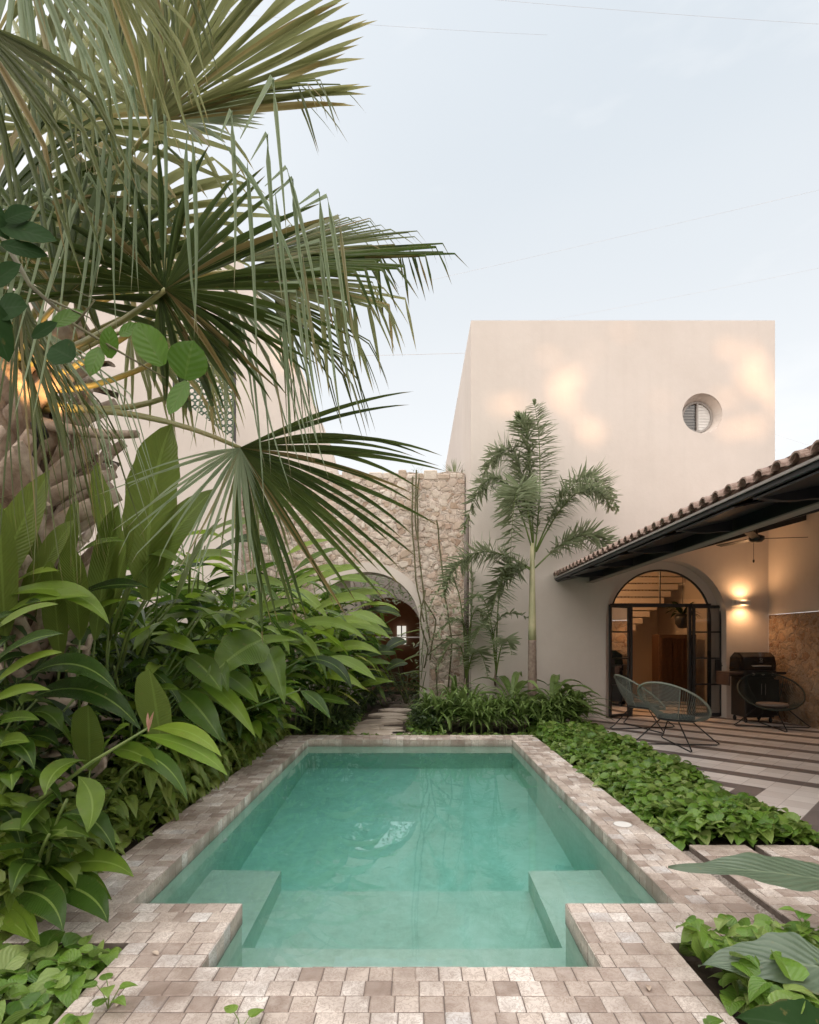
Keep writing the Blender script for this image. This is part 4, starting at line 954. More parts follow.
# F4 top tan pleated fan
frond((155,122),3.4,(.62,.1,.8),(.25,-1,.1),1.6,'fan_olive',nseg=40,spread=.66,split=.80,brk=1.1,droop=.15,fold=.6,cs=V((-2.8,4.0,3.6)))
frond((150,118),3.5,(-.25,.1,1),(.05,-1,.1),1.25,'fan_olive',pet=False,nseg=30,spread=.8,split=.55,brk=.9,droop=.3,fold=.5)
frond((180,122),3.6,(.8,0,.25),(0,-.8,.5),.62,'fan_glauc',pet=False,wsc=.85,nseg=24,spread=1.3,split=.6,brk=1.1,droop=.4)
frond((158,125),3.45,(1,0,.55),(0,-.6,.8),1.5,'fan',pet=False,nseg=10,spread=.28,split=.4,brk=.72,hang=1.5)
# F6 hanging top left
for hx,hy,d,dx,R_,mt in ((20,-60,2.6,.15,1.15,'fan_glauc'),(95,-60,2.8,.1,1.2,'fan_olive'),(150,-80,3.0,-.1,.95,'fan'),(-30,20,2.5,.45,1.2,'fan')):
    frond((hx,hy),d,(dx,-.05,-1),(.15,-1,0),R_,mt,pet=False,nseg=24,wsc=1.1,spread=.95,split=.3,brk=.5,droop=.8,fold=.45)
# dark fans mid left and behind
frond((62,300),3.1,(.15,.2,1),(.05,-1,.3),1.0,'fan_dark',nseg=34,spread=1.7,split=.55,brk=1.1,droop=.3,fold=.5)
frond((110,235),4.3,(.5,.2,.8),(0,-1,.3),1.4,'fan_olive',nseg=44,spread=2.2,split=.5,brk=.8)
frond((50,130),4.1,(.1,.2,.9),(0,-1,.3),1.6,'fan_olive',nseg=50,spread=2.4,split=.5,brk=.8)
frond((-20,230),3.6,(.8,0,.6),(0,-1,.3),1.5,'fan_dark',nseg=40,spread=1.6,split=.5,brk=.7)
frond((130,330),4.5,(.7,.3,-.1),(0,-.8,.6),1.2,'fan_olive',nseg=34,spread=1.5,split=.4,brk=.6,hang=1.5)
# F7 long dark green fronds hanging over the trunk
frond((12,318),2.95,(.55,-.1,-.72),(.5,-1,.3),1.45,'fan',nseg=22,spread=.30,split=.2,brk=.45,hang=1.1,droop=.8,cs=V((-2.8,3.8,3.3)),fold=.6)
frond((20,300),2.8,(.25,-.1,-.9),(.3,-1,0),1.5,'fan',pet=False,nseg=14,spread=.4,split=.15,brk=.6,droop=.6)
frond((40,330),3.0,(.7,-.1,-.6),(.3,-1,.4),1.35,'fan_glauc',pet=False,wsc=.85,nseg=12,spread=.35,split=.15,brk=.4,hang=1.5,droop=.8)
# F10 hanging strands right of hub
frond((225,290),3.15,(.45,-.1,-.65),(0,-1,.2),1.25,'fan_glauc',pet=False,wsc=.85,nseg=20,spread=.75,split=.2,brk=.5,hang=1.4,droop=.8)
frond((275,300),3.7,(.6,0,-.5),(0,-1,.3),1.1,'fan',pet=False,nseg=20,spread=.75,split=.2,brk=.55,hang=1.3,droop=.7)
for a_,m_,b2,r in (((-2.6,3.9,3.1),P(110,418,3.7),P(165,398,3.5),.022),((-2.6,3.9,3.2),P(100,400,3.8),P(215,330,3.9),.02),((-2.6,3.85,2.95),P(90,437,3.7),P(137,434,3.55),.035),((-2.7,3.9,3.2),P(120,350,3.6),P(170,300,3.4),.02),((-2.7,3.9,3.4),P(110,330,3.9),P(220,265,3.8),.018)):
    c=MB(); c.tube([bez(V(a_),m_,b2,t/8) for t in range(9)],[r*(1.2-.5*t/8) for t in range(9)],7); c.build('cut_petiole',M['petiole'] if r<.03 else M['boot'],pm,True)
# spotlight on the palm
gl_=thing('garden_spotlight','warm garden spotlight fixed among the palm leaf bases','spotlight',(-2.42,3.62,2.78))
c=MB(); Mx=Matrix.Translation((-2.42,3.62,2.80))@Matrix.Rotation(R(-25),4,'Y'); c.lathe([(0,-.05),(.035,-.05),(.04,.05),(.036,.05),(.034,.03)],(0,0,0),14); c.v=[tuple(Mx@V(p)) for p in c.v]; c.build('housing',M['black'],gl_,True)
c=MB(); c.lathe([(0,.03),(.033,.03)],(0,0,0),14); c.v=[tuple(Mx@V(p)) for p in c.v]; c.build('lens',M['lamp'],gl_)
c=MB(); c.tube([(-2.42,3.62,2.76),(-2.55,3.75,2.68),(-2.72,3.9,2.68)],.012,6); c.build('bracket',M['black'],gl_)
l=bpy.data.lights.new('garden_spot_light','SPOT'); l.energy=8; l.color=(1,.55,.22); l.spot_size=R(130); l.spot_blend=.8; l.shadow_soft_size=.03
o=bpy.data.objects.new('garden_spot_light',l); COL.objects.link(o); o.location=(-2.43,3.62,2.88); o.rotation_euler=(R(180),R(10),0)

# ------------------------------------------------------------ ginger plants
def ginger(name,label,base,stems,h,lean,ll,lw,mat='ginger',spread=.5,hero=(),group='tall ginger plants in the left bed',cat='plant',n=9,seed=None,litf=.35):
    r=random.Random(seed if seed is not None else hash(base)%9999); r=random.Random(int(abs(base[0]*977+base[1]*131))+stems)
    th=thing(name,label,cat,(base[0],base[1],-.09),group); lf=MB(); sm=MB(); lf2=MB()
    for s in range(stems):
        a=r.uniform(0,2*pi); b0=V((base[0]+r.uniform(-.18,.18),base[1]+r.uniform(-.18,.18),-.1)); hh=h*r.uniform(.72,1.05)
        top=b0+V((lean[0]+cos(a)*spread*h*.4,lean[1]+sin(a)*spread*h*.4,hh)); mid=b0+V((lean[0]*.2,lean[1]*.2,hh*.65))
        sm.tube([bez(b0,mid,top,t/6) for t in range(7)],[.014-.001*t for t in range(7)],5)
        axis=r.uniform(0,pi)
        for i in range(n):
            t=.28+.72*(i+.5)/n; p=bez(b0,mid,top,t); T=((mid-b0)*(1-t)+(top-mid)*t).normalized()
            sd=1 if i%2 else -1; az=axis+(0 if sd>0 else pi)+r.uniform(-.5,.5)
            o=V((cos(az)+.45,sin(az)-.3,0)).normalized(); L=ll*r.uniform(.55,1.2)*(.8+.3*t)
            up_=r.uniform(.15,.6); d=(o*.8+T*up_).normalized(); tip=p+d*L*.85+V((0,0,-L*r.uniform(.05,.6))); m=p+d*L*.55+V((0,0,L*r.uniform(.02,.16)))
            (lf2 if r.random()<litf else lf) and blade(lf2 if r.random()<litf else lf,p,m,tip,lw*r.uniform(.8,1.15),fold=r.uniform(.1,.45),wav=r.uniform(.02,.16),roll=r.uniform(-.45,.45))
    for hv in hero:
        bx,by,tx,ty,wpx,d=hv[:6]; opt=hv[6] if len(hv)>6 else {}
        a=P(bx,by,d+opt.get('db',.25)); b2=P(tx,ty,d+opt.get('dt',-.15))
        mdp=opt.get('mid'); m=P(mdp[0],mdp[1],d) if mdp else (a+b2)/2+V((0,0,(b2-a).length*.13))
        if mdp: m=m*2-(a+b2)/2
        wd=wpx/FX*d*.95
        up_=opt.get('up',V((0,-.75,.75)))
        dst=lf2 if opt.get('l') else lf
        blade(dst,a,m,b2,wd,up=V(up_),nl=16,fold=opt.get('fold',.22),wav=opt.get('wav',.05),roll=opt.get('roll',0),shape=opt.get('s','ginger'))
        if opt.get('st',True):
            q=V((min(a.x,base[0]+.3)-.12,a.y+.2,max(-.05,a.z-.55))); sm.tube([a,(a+q)/2+V((-.02,0,.06)),q],[.006,.009,.011],5)
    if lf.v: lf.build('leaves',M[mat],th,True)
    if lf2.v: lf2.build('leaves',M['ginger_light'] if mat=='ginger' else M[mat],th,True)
    if sm.v: sm.build('stems',M['stem'],th,True)
    return th
G_='tall ginger plants in the left bed'
FL=dict(l=1)
ginger('ginger_plant','dark green broad-leaved ginger sprawling over the near left paving corner',(-2.15,2.95),4,.75,(.05,-.05),.42,.12,n=6,litf=.1,hero=[
 (-8,860,91,838,27,2.95,dict(mid=(42,832),wav=.04)),(12,805,50,836,30,3.0),(46,874,134,877,25,2.9,dict(mid=(95,861))),(45,885,108,923,31,2.75,dict(mid=(85,893))),
 (10,892,63,932,34,2.65,dict(mid=(45,898))),(-8,876,42,862,24,2.85),(0,905,40,945,26,2.6),(60,880,112,900,22,2.85),(-10,920,30,940,20,2.6),(20,850,70,905,30,2.9),(-10,890,50,880,26,2.8),(-5,830,30,880,30,2.9)])
ginger('ginger_plant','ginger with a long leaning leafy stem tipped by a pink bract',(-2.5,3.1),3,.9,(.2,-.1),.42,.11,n=6,litf=.2,hero=[
 (150,729,222,757,18,2.95,dict(mid=(188,732),st=0,l=1)),(140,735,228,776,20,2.9,dict(mid=(190,748),st=0,l=1)),(120,752,188,801,20,2.9,dict(mid=(160,762),st=0)),
 (92,760,45,796,27,2.9,dict(mid=(60,768),st=0)),(78,776,87,833,28,2.85,dict(mid=(92,800),st=0,db=.05)),(100,757,130,725,20,3.05,dict(st=0)),(60,790,20,830,26,2.9,dict(st=0)),(110,750,160,770,22,3.0,dict(st=0))])
c=MB(); c.tube([P(-5,850,3.1),P(35,803,3.0),P(92,762,2.95),P(150,727,2.95)],[.013,.012,.010,.006],6); lg=c.build('leaning_stem',M['stem'],bpy.data.objects['ginger_plant.001'],True)
c=MB(); blade(c,P(148,732,2.94),P(150,722,2.93),P(154,711,2.92),.022,ac=3); blade(c,P(149,733,2.94),P(147,722,2.93),P(148,712,2.92),.015,ac=3); c.build('bract',simple('pink_bract',(.45,.22,.17),(.55,.33,.26),30,.6),bpy.data.objects['ginger_plant.001'])
ginger('ginger_plant','big ginger whose long arching leaves reach in from the left edge',(-2.75,3.45),5,1.3,(.25,-.1),.5,.13,n=8,hero=[
 (-25,650,58,604,22,3.1,dict(l=1)),(-15,672,64,634,26,3.0),(-20,700,62,652,24,3.0,dict(l=1)),(16,684,119,694,28,3.2,dict(mid=(70,664))),(23,702,141,730,32,3.3,dict(mid=(85,690))),
 (-5,618,92,597,22,3.3,dict(mid=(45,598),l=1)),(5,592,60,571,15,3.4,dict(l=1)),(-10,640,40,600,24,3.4),(66,563,125,541,18,3.5),(-20,735,40,720,20,3.0),(-10,600,110,625,24,3.3,dict(mid=(60,590),l=1)),
 (60,640,125,600,22,3.7,dict(l=1)),(-20,760,30,742,24,2.95),(-25,715,50,690,20,3.0,dict(l=1)),(70,600,150,588,20,3.6),(-20,560,20,500,28,3.5,dict(l=1,s='banana'))])
ginger('banana_plant','young banana with tall upright paddle leaves beside the palm trunk',(-2.35,3.9),0,1,(0,0),.5,.1,mat='banana',group=None,hero=[
 (-12,600,50,470,40,3.4,dict(s='banana',mid=(12,545),wav=.05,up=(.3,-1,.1))),(66,575,78,500,18,3.6,dict(s='banana',up=(.2,-1,.1))),(112,560,98,462,32,3.6,dict(s='banana',wav=.06,up=(-.2,-1,.1))),
 (147,600,172,424,50,3.6,dict(s='banana',mid=(152,500),wav=.06,up=(.3,-1,.1))),(150,590,216,488,34,3.7,dict(s='banana',mid=(170,540),up=(.3,-1,.4))),(176,600,222,518,26,3.9,dict(s='banana')),
 (161,745,149,669,40,3.35,dict(s='banana',up=(0,-1,.2),wav=.04)),(150,560,190,568,13,3.6,dict(mid=(160,553))),(110,640,150,560,28,3.8,dict(s='banana')),(40,640,30,520,26,3.8,dict(s='banana',up=(.3,-1,.1))),(95,640,118,505,30,3.75,dict(s='banana',up=(.2,-1,.1))),(60,660,50,560,26,3.5,dict(s='banana',up=(.2,-1,.2))),(5,640,-2,500,34,3.3,dict(s='banana',up=(.3,-1,.1))),(20,620,75,520,28,3.45,dict(s='banana',up=(.2,-1,.3))),(80,640,70,540,30,3.5,dict(s='banana',up=(.2,-1,.2))),(110,620,135,520,26,3.7,dict(s='banana',up=(-.2,-1,.2))),(90,770,88,705,34,3.4,dict(s='banana',up=(.2,-1,.1)))])
ginger('ginger_plant','ginger with long strap-like leaves hanging towards the pool in mid bed',(-2.45,4.6),5,1.7,(.30,-.1),.6,.12,n=8,hero=[
 (196,659,228,692,22,4.3,dict(mid=(215,664))),(220,673,259,704,22,4.4),(196,684,256,738,19,4.3,dict(mid=(225,696),l=1)),(176,697,228,746,20,4.1),(300,690,331,719,14,5.2),
 (177,690,222,742,30,4.0),(186,656,222,692,28,4.2),(150,640,200,655,20,4.1,dict(l=1)),(140,700,180,690,16,4.0)])
ginger('elephant_ear','ribbed wavy-edged elephant ear leaf in the middle of the left bed',(-2.3,4.9),0,1,(0,0),.5,.1,mat='ginger',group=None,hero=[
 (262,640,205,682,52,4.3,dict(s='arrow',up=(0,-1,.4),wav=.12,fold=.1)),(268,650,285,705,30,4.4,dict(s='arrow',up=(0,-1,.3),wav=.1))])
ginger('ginger_plant','tall ginger with long bright leaves below the hanging palm frond',(-2.3,5.3),6,2.0,(.35,-.1),.80,.15,n=8,hero=[
 (200,566,286,553,17,4.8,dict(mid=(242,540))),(205,546,291,512,13,5.0,dict(l=1)),(196,599,293,590,17,4.8,dict(mid=(245,580),l=1)),(210,636,307,600,19,4.8,dict(mid=(255,612),l=1)),
 (196,540,262,520,14,4.8,dict(l=1)),(160,580,240,560,18,4.4,dict(mid=(200,556),l=1)),(210,660,300,640,18,4.9,dict(l=1))])
ginger('ginger_plant','ginger arching over the pool rim at two thirds of the bed',(-2.25,6.4),6,2.0,(.35,-.1),.80,.15,n=8,hero=[
 (280,633,367,641,15,6.6,dict(mid=(326,622),l=1)),(347,613,388,628,14,7.0,dict(l=1)),(330,656,377,681,14,6.8,dict(l=1)),(278,600,322,578,16,6.2,dict(l=1)),(312,612,362,600,11,6.6,dict(l=1)),
 (300,660,352,690,14,6.3,dict(mid=(332,664))),(290,585,345,566,14,6.4,dict(l=1))])
YL=dict(st=0,l=1)
specs=[((-2.95,4.9),6,2.05,'ginger behind the hanging leaves, close to the palm trunk'),((-3.1,5.9),6,2.5,'tall ginger in the second row below the lattice screen'),
 ((-2.35,7.1),6,2.2,'ginger next to the far half of the pool rim'),((-3.0,7.3),6,2.8,'tallest ginger, in front of the tall plaster wall'),((-2.2,7.9),5,2.0,'ginger at the far left corner of the pool'),
 ((-2.7,8.6),6,2.6,'back ginger against the left part of the stone wall'),((-1.95,9.2),5,1.75,'shorter ginger just left of the stone path'),((-2.5,9.9),6,2.4,'ginger leaning on the rubble wall left of the arch'),
 ((-1.75,10.4),4,1.9,'ginger partly covering the left side of the stone arch'),((-1.95,10.9),5,2.7,'tall ginger rising beside the top of the stone arch'),((-1.75,9.7),5,2.3,'ginger whose leaves cover the left half of the arch'),((-3.6,6.9),5,2.6,'ginger deep in the bed behind the others'),((-3.5,4.3),5,1.9,'ginger growing behind the palm trunk'),((-1.45,10.2),4,1.7,'large-leaved ginger right in front of the left arch jamb'),((-2.05,6.6),4,1.2,'low ginger with leaves hanging over the rim')]
ginger('ginger_plant','ginger with long leaves reaching across the stone arch',(-1.55,9.1),5,1.7,(.3,-.2),.7,.14,n=8,hero=[
 (300,590,362,568,15,8.6,dict(mid=(334,572),l=1)),(310,610,372,602,16,8.6,dict(mid=(345,598),l=1)),(300,640,372,625,16,8.4,dict(mid=(338,622),l=1)),(320,660,382,655,15,8.4,dict(mid=(350,646),l=1)),
 (290,575,340,548,14,8.2),(280,560,330,540,13,8.0,dict(l=1)),(330,630,392,640,15,8.8,dict(mid=(362,625),l=1)),(310,680,365,690,14,8.3,dict(mid=(338,676),l=1)),(300,700,350,705,13,8.2),(335,600,388,594,13,8.9,dict(l=1)),
 (330,580,380,585,13,8.9),(270,600,330,622,15,7.8,dict(mid=(300,594),l=1)),(265,640,320,668,16,7.5,dict(mid=(295,640),l=1)),(345,668,392,664,12,8.9),(350,690,395,682,11,9.0)])
ginger('elephant_ear','dark elephant ear plant in front of the arch opening',(-1.15,10.0),0,1,(0,0),.5,.1,mat='dark',group=None,hero=[
 (395,652,352,660,20,9.6,dict(s='arrow',up=(0,-.6,.8))),(392,632,350,636,20,9.6,dict(s='arrow',up=(0,-.6,.8))),(400,615,362,612,18,9.8,dict(s='arrow',up=(0,-.6,.8))),(385,680,345,676,20,9.6,dict(s='arrow',up=(0,-.6,.8))),(405,640,380,655,16,9.9,dict(s='arrow',up=(0,-.6,.8))),(380,600,350,590,18,9.7,dict(s='arrow',up=(0,-.6,.8))),(405,662,385,672,16,9.9,dict(s='arrow',up=(0,-.6,.8))),(372,645,335,648,20,9.5,dict(s='arrow',up=(0,-.7,.7)))])
for b_,s_,h_,lb in specs: ginger('ginger_plant','dense green '+lb,b_,s_,h_,(.30,-.15),.92,.16,n=10)

# yellow variegated leaves near the arch
vg=thing('variegated_plant','small shrub with yellow streaked leaves by the path','plant',(-1.3,9.0,-.09)); c=MB(); sm=MB()
for a,b2,w_ in (((338,676),(370,692),.09),((345,670),(385,672),.07),((350,655),(368,662),.09),((335,690),(360,706),.08),((330,665),(352,676),.08)):
    blade(c,P(*a,8.6),(P(*a,8.6)+P(*b2,8.5))/2+V((0,0,.06)),P(*b2,8.45),w_,ac=3); sm.tube([P(*a,8.6),V((-1.35,8.9,.3)),V((-1.35,8.95,-.08))],.006,4)
c.build('leaves',leafmat('yellow_leaf',[(.30,.32,.05),(.42,.40,.08),(.2,.28,.05)],8),vg); sm.build('stems',M['stem'],vg)

# ------------------------------------------------------------ shrubs, undergrowth and ground cover
def scatter(name,mat,label,regions,n,sz,zf,shape='heart',droop=.3,kind='stuff',cat=None,asp=.85,parent=None,tilt=.5,ac=3,stem=False):
    c=MB(); tot=sum((x1-x0)*(y1-y0) for x0,x1,y0,y1 in regions)
    for (x0,x1,y0,y1) in regions:
        for k in range(int(n*(x1-x0)*(y1-y0)/tot)):
            x=rnd.uniform(x0,x1); y=rnd.uniform(y0,y1); z=zf(x,y)
            a=rnd.uniform(0,2*pi); L=sz*rnd.choice([.55,.75,.9,1,1.1,1.35])*rnd.uniform(.9,1.1); o=V((cos(a),sin(a),0)); el=rnd.uniform(-.5,.6)*tilt*2
            p=V((x,y,z)); tip=p+o*L*.85+V((0,0,L*(el-droop))); m=p+o*L*.45+V((0,0,L*(el*.6+.12)))
            blade(c,p,m,tip,L*asp*rnd.uniform(.85,1.1),ac=ac,nl=6 if shape=='heart' else 5,fold=rnd.uniform(.1,.45),shape=shape,roll=rnd.uniform(-.5,.5)*tilt*2)
    if kind: return tag(c.build(name,M[mat],origin=(regions[0][0],regions[0][2],-.08)),label,cat,kind=kind)
    return c.build(name,M[mat],parent)
def nz2d(x,y): return .5+.25*sin(x*3.1+y*1.7)+.25*sin(y*4.3-x*2.2+1)
def edge(x,x0,x1,w=.18): return min(1,max(0,(x-x0)/w+.15))*min(1,max(0,(x1-x)/w+.15))
RB0,RB1=1.87,3.02
scatter('pothos_ground_cover','pothos','low glossy pothos carpet between the pool rim and terrace',[(RB0,RB1,3.98,5.6)],2300,.105,lambda x,y:-.07+edge(x,RB0,RB1)*(.06+.13*nz2d(x,y))*rnd.uniform(.35,1.15)+.02)
scatter('pothos_ground_cover','pothos','far half of the pothos carpet running to the house wall',[(RB0,RB1,5.6,9.35)],3600,.11,lambda x,y:-.07+edge(x,RB0,RB1)*(.08+.13*nz2d(x,y))*rnd.uniform(.35,1.15)+.02)
scatter('pothos_ground_cover','pothos','pothos leaves filling the bed at the near left corner',[(-3.2,-1.40,1.7,2.64)],1300,.10,lambda x,y:-.08+(.05+.09*nz2d(x,y))*rnd.uniform(.2,1.2))
scatter('pothos_ground_cover','pothos','pothos leaves filling the bed at the near right corner',[(1.25,3.0,1.5,2.62)],1500,.11,lambda x,y:-.06+(.07+.14*nz2d(x,y))*rnd.uniform(.2,1.2))
scatter('pothos_skirt','pothos_y','yellow-green pothos hanging along the left pool rim',[(-2.45,-1.97,4.3,8.7)],3400,.13,lambda x,y:max(-.05,rnd.uniform(-.05,.62)*min(1,(-1.93-x)/.22+.25)),droop=.7,asp=.6)
scatter('pothos_skirt','pothos_y','low mixed leaves under the ginger at the near left',[(-2.6,-1.99,2.7,4.3)],900,.13,lambda x,y:max(-.05,rnd.uniform(-.05,.45)*min(1,(-1.93-x)/.3+.2)),droop=.5,asp=.6)
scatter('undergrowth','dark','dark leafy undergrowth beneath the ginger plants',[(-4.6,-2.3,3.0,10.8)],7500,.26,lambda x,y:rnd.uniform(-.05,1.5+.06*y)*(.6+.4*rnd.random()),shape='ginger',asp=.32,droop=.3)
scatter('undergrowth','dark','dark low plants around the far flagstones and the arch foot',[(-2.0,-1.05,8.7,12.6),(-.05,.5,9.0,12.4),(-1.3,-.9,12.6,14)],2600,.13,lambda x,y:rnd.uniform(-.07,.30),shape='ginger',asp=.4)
scatter('edging_plants','pothos','thin line of small green plants behind the far pool rim',[(-1.5,.2,8.63,8.82),(.2,1.9,8.63,8.9)],620,.07,lambda x,y:rnd.uniform(-.08,-.02),tilt=.6)
scatter('edging_plants','pothos','small leaves creeping over the flagstone edges',[(-1.5,-1.0,8.8,11.3),(-.12,.5,8.8,11)],800,.08,lambda x,y:rnd.uniform(-.08,.03),tilt=.6)
# shrubs seen through the arch
for (x,y,h_,rr,n_,mt,lb) in ((-1.45,12.5,2.3,.75,1300,'dark','dark shrub left behind the stone arch'),(-.2,13.3,.75,.55,420,'dark','low dark shrub in the courtyard beyond the arch'),(-1.0,13.6,.8,.6,420,'dark','dark shrub in front of the lit courtyard doorway'),(.3,12.8,1.0,.35,240,'ginger','green shrub just behind the right jamb of the arch')):
    th=thing('courtyard_shrub',lb,'shrub',(x,y,-.09)); c=MB(); sm=MB()
    for k in range(6): a=rnd.uniform(0,6.28); sm.tube([(x,y,-.09),(x+rr*.3*cos(a),y+rr*.3*sin(a),h_*.5),(x+rr*.6*cos(a),y+rr*.6*sin(a),h_*.9)],[.02,.014,.006],5)
    for k in range(n_):
        a=rnd.uniform(0,6.28);r=rr*math.sqrt(rnd.random());z=h_*rnd.uniform(.03,1)*(1-.3*(r/rr)**2); p=V((x+r*cos(a),y+r*sin(a),z)); o=V((cos(a+rnd.uniform(-1,1)),sin(a+rnd.uniform(-1,1)),rnd.uniform(-.3,.4))); L=rnd.uniform(.1,.2)
        blade(c,p,p+o*L*.5+V((0,0,.03)),p+o*L,L*.4,ac=3,nl=4)
    c.build('foliage',M[mt],th); sm.build('stems',M['vine'],th)
ct=thing('courtyard_tree','small leafy tree whose crown fills the top of the stone arch','tree',(-1.4,14.2,-.09)); c=MB(); c.tube([(-1.4,14.2,-.1),(-1.35,14.2,1.6),(-1.0,14.1,2.8)],[.07,.055,.02],8); 
for k in range(6): a=rnd.uniform(0,6.28); c.tube([(-1.2,14.15,2.0+.1*k),(-1+.8*cos(a),14.1+.5*sin(a),3.0)],[.025,.008],5)
c.build('trunk',M['bark'],ct,True); c=MB()
for k in range(750):
    x=rnd.uniform(-2.2,.4); z=rnd.uniform(2.4,3.3); y=14.1+rnd.uniform(-.6,.6); o=V((rnd.uniform(-1,1),rnd.uniform(-1,1),rnd.uniform(-.6,.5))).normalized(); p=V((x,y,z)); L=rnd.uniform(.10,.18); blade(c,p,p+o*L*.5+V((0,0,.02)),p+o*L,L*.45,ac=3,nl=4)
c.build('crown',M['foxtail'],ct)
# broad light leaves by the arch jamb
jb=thing('elephant_ear','elephant ear plant with light green leaves inside the arch','plant',(.0,11.9,-.09)); c=MB(); sm=MB()
for a,b2,w_ in (((424,630),(394,638),.20),((424,655),(402,662),.2),((426,672),(396,676),.22),((426,690),(405,684),.2),((380,640),(345,650),.26),((390,628),(360,640),.2)):
    q=P(*a,11.3); blade(c,q,(q+P(*b2,11.1))/2+V((0,0,.06)),P(*b2,11.0),w_,shape='arrow',wav=.05); sm.tube([q,V((q.x*.6,11.7,q.z*.4)),V((0,11.9,-.08))],.008,4)
c.build('leaves',M['banana'],jb); sm.build('stems',M['stem'],jb)

# ------------------------------------------------------------ foxtail palm by the house wall
def palm(label,base,zt,rt,fronds,ll,n,name='foxtail_palm',lw=.03,shaft=True,group=None,mat='foxtail',plum=1.0):
    th=thing(name,label,'palm tree',(base[0],base[1],-.09),group)
    if shaft:
        c=MB(); k=24; zs=1.46
        c.tube([(base[0],base[1],-.1+(zs+.1)*i/k) for i in range(k+1)],[rt*(1.25-.3*i/k)*(1.0+.035*(i%3==0)) for i in range(k+1)],14); c.build('trunk',M['bark'],th,True)
        c=MB(); c.tube([(base[0],base[1],zs+(zt-zs)*i/8) for i in range(9)],[rt*(.98-.5*i/8) for i in range(9)],14); c.build('crownshaft',M['crownshaft'],th,True)
    for a,b2,cc in fronds:
        f=MB(); s=MB(); pinnate(f,s,a,b2,cc,ll,n,plum=plum,lw=lw); fo=f.build('frond',M[mat],th); s.build('rachis',M['stem'],fo,True)
    return th
D=9.75
def fr3(a,m,b,da=0,dm=0,db=0):
    A_,B_=P(*a,D+da),P(*b,D+db); m_=P(*m,D+dm); return (A_,m_*2-(A_+B_)/2,B_)
palm('foxtail palm with ringed trunk and bushy fronds against the white house',(2.05,9.75),3.15,.072,[
 fr3((534,560),(540,470),(534,402),0,-.1,-.25),fr3((534,552),(514,455),(484,474),0,.15,.1),fr3((533,552),(497,478),(463,532),0,-.1,-.1),fr3((533,545),(519,487),(510,566),0,-.5,-.9),
 fr3((536,550),(581,478),(618,510),0,.1,.0),fr3((536,552),(578,492),(611,508),0,-.35,-.6),fr3((535,568),(584,535),(613,560),0,.1,.2),fr3((533,570),(476,553),(443,596),0,-.1,-.2),fr3((533,572),(508,572),(488,625),0,-.1,-.3),
 fr3((534,556),(528,450),(521,420),0,.1,.2)],.40,46,lw=.036)
D=10.05
palm('young foxtail palm with slender stem in the corner of the house',(1.42,10.05),2,.03,[
 fr3((496,668),(498,620),(528,618),0,-.1,-.1),fr3((496,668),(484,600),(462,612),0,-.1,-.2),fr3((496,672),(487,625),(468,655),0,-.1,-.3),fr3((496,668),(500,585),(508,578),0,-.1,.0),fr3((496,675),(504,640),(512,655),0,-.3,-.5)],.27,26,shaft=False,group=None,lw=.04,plum=.5)
c=MB(); c.tube([G(496,706,-.09),P(495,680,10.05),P(496,665,10.05)],[.028,.022,.016],8); c.build('trunk',M['bark'],bpy.data.objects['foxtail_palm.001'],True)
D=10.4
palm('small foxtail palm drooping in front of the stone wall end',(.85,10.4),2,.03,[
 fr3((466,680),(455,583),(428,612),0,-.1,-.2),fr3((466,680),(462,622),(431,640),0,-.1,-.2),fr3((466,680),(474,612),(492,640),0,-.2,-.3),fr3((466,680),(456,640),(436,672),0,-.2,-.4),fr3((467,680),(472,600),(470,570),0,.0,.0),fr3((466,684),(476,650),(488,676),0,-.3,-.5)],.28,34,shaft=False,lw=.038,plum=.5)
c=MB(); c.tube([V((.88,10.4,-.09)),P(465,690,10.4),P(466,676,10.4)],[.04,.03,.018],8); c.build('trunk',M['bark'],bpy.data.objects['foxtail_palm.002'],True)

# ------------------------------------------------------------ rosettes at the foot of the house
def rosette(px,py,d,n,L,w_,lb,grp='strappy plants at the foot of the house',mat='strap',hgt=.1,shape='strap',name='strappy_plant'):
    b_=P(px,py,d); b_.z=-.08; th=thing(name,lb,'plant',tuple(b_),grp); c=MB(); s=MB()
    k=max(1,n//16)
    for j in range(k):
        cx_=b_+V((rnd.uniform(-.16,.16),rnd.uniform(-.12,.12),0)) if k>1 else b_; hh=hgt*rnd.uniform(.6,1.3)
        s.tube([cx_-V((0,0,.0)),cx_+V((0,0,hh+.03))],[.012,.01],5)
        for i in range(n//k):
            a=i*2.4+rnd.uniform(-.3,.3); el=rnd.uniform(-.05,1.3); l_=L*rnd.uniform(.75,1.1); o=V((cos(a),sin(a),0)); p=cx_+V((0,0,hh*rnd.uniform(.5,1)))
            m=p+o*l_*.5*cos(el)+V((0,0,l_*.85*sin(el))); t=p+o*l_*(.45+.5*cos(el))+V((0,0,l_*(.75*sin(el)-.25)))
            blade(c,p,m,t,w_*rnd.uniform(.8,1.15),ac=3,nl=7,fold=.35,shape=shape)
    c.build('leaves',M[mat],th); s.build('stems',M['stem'],th); return th
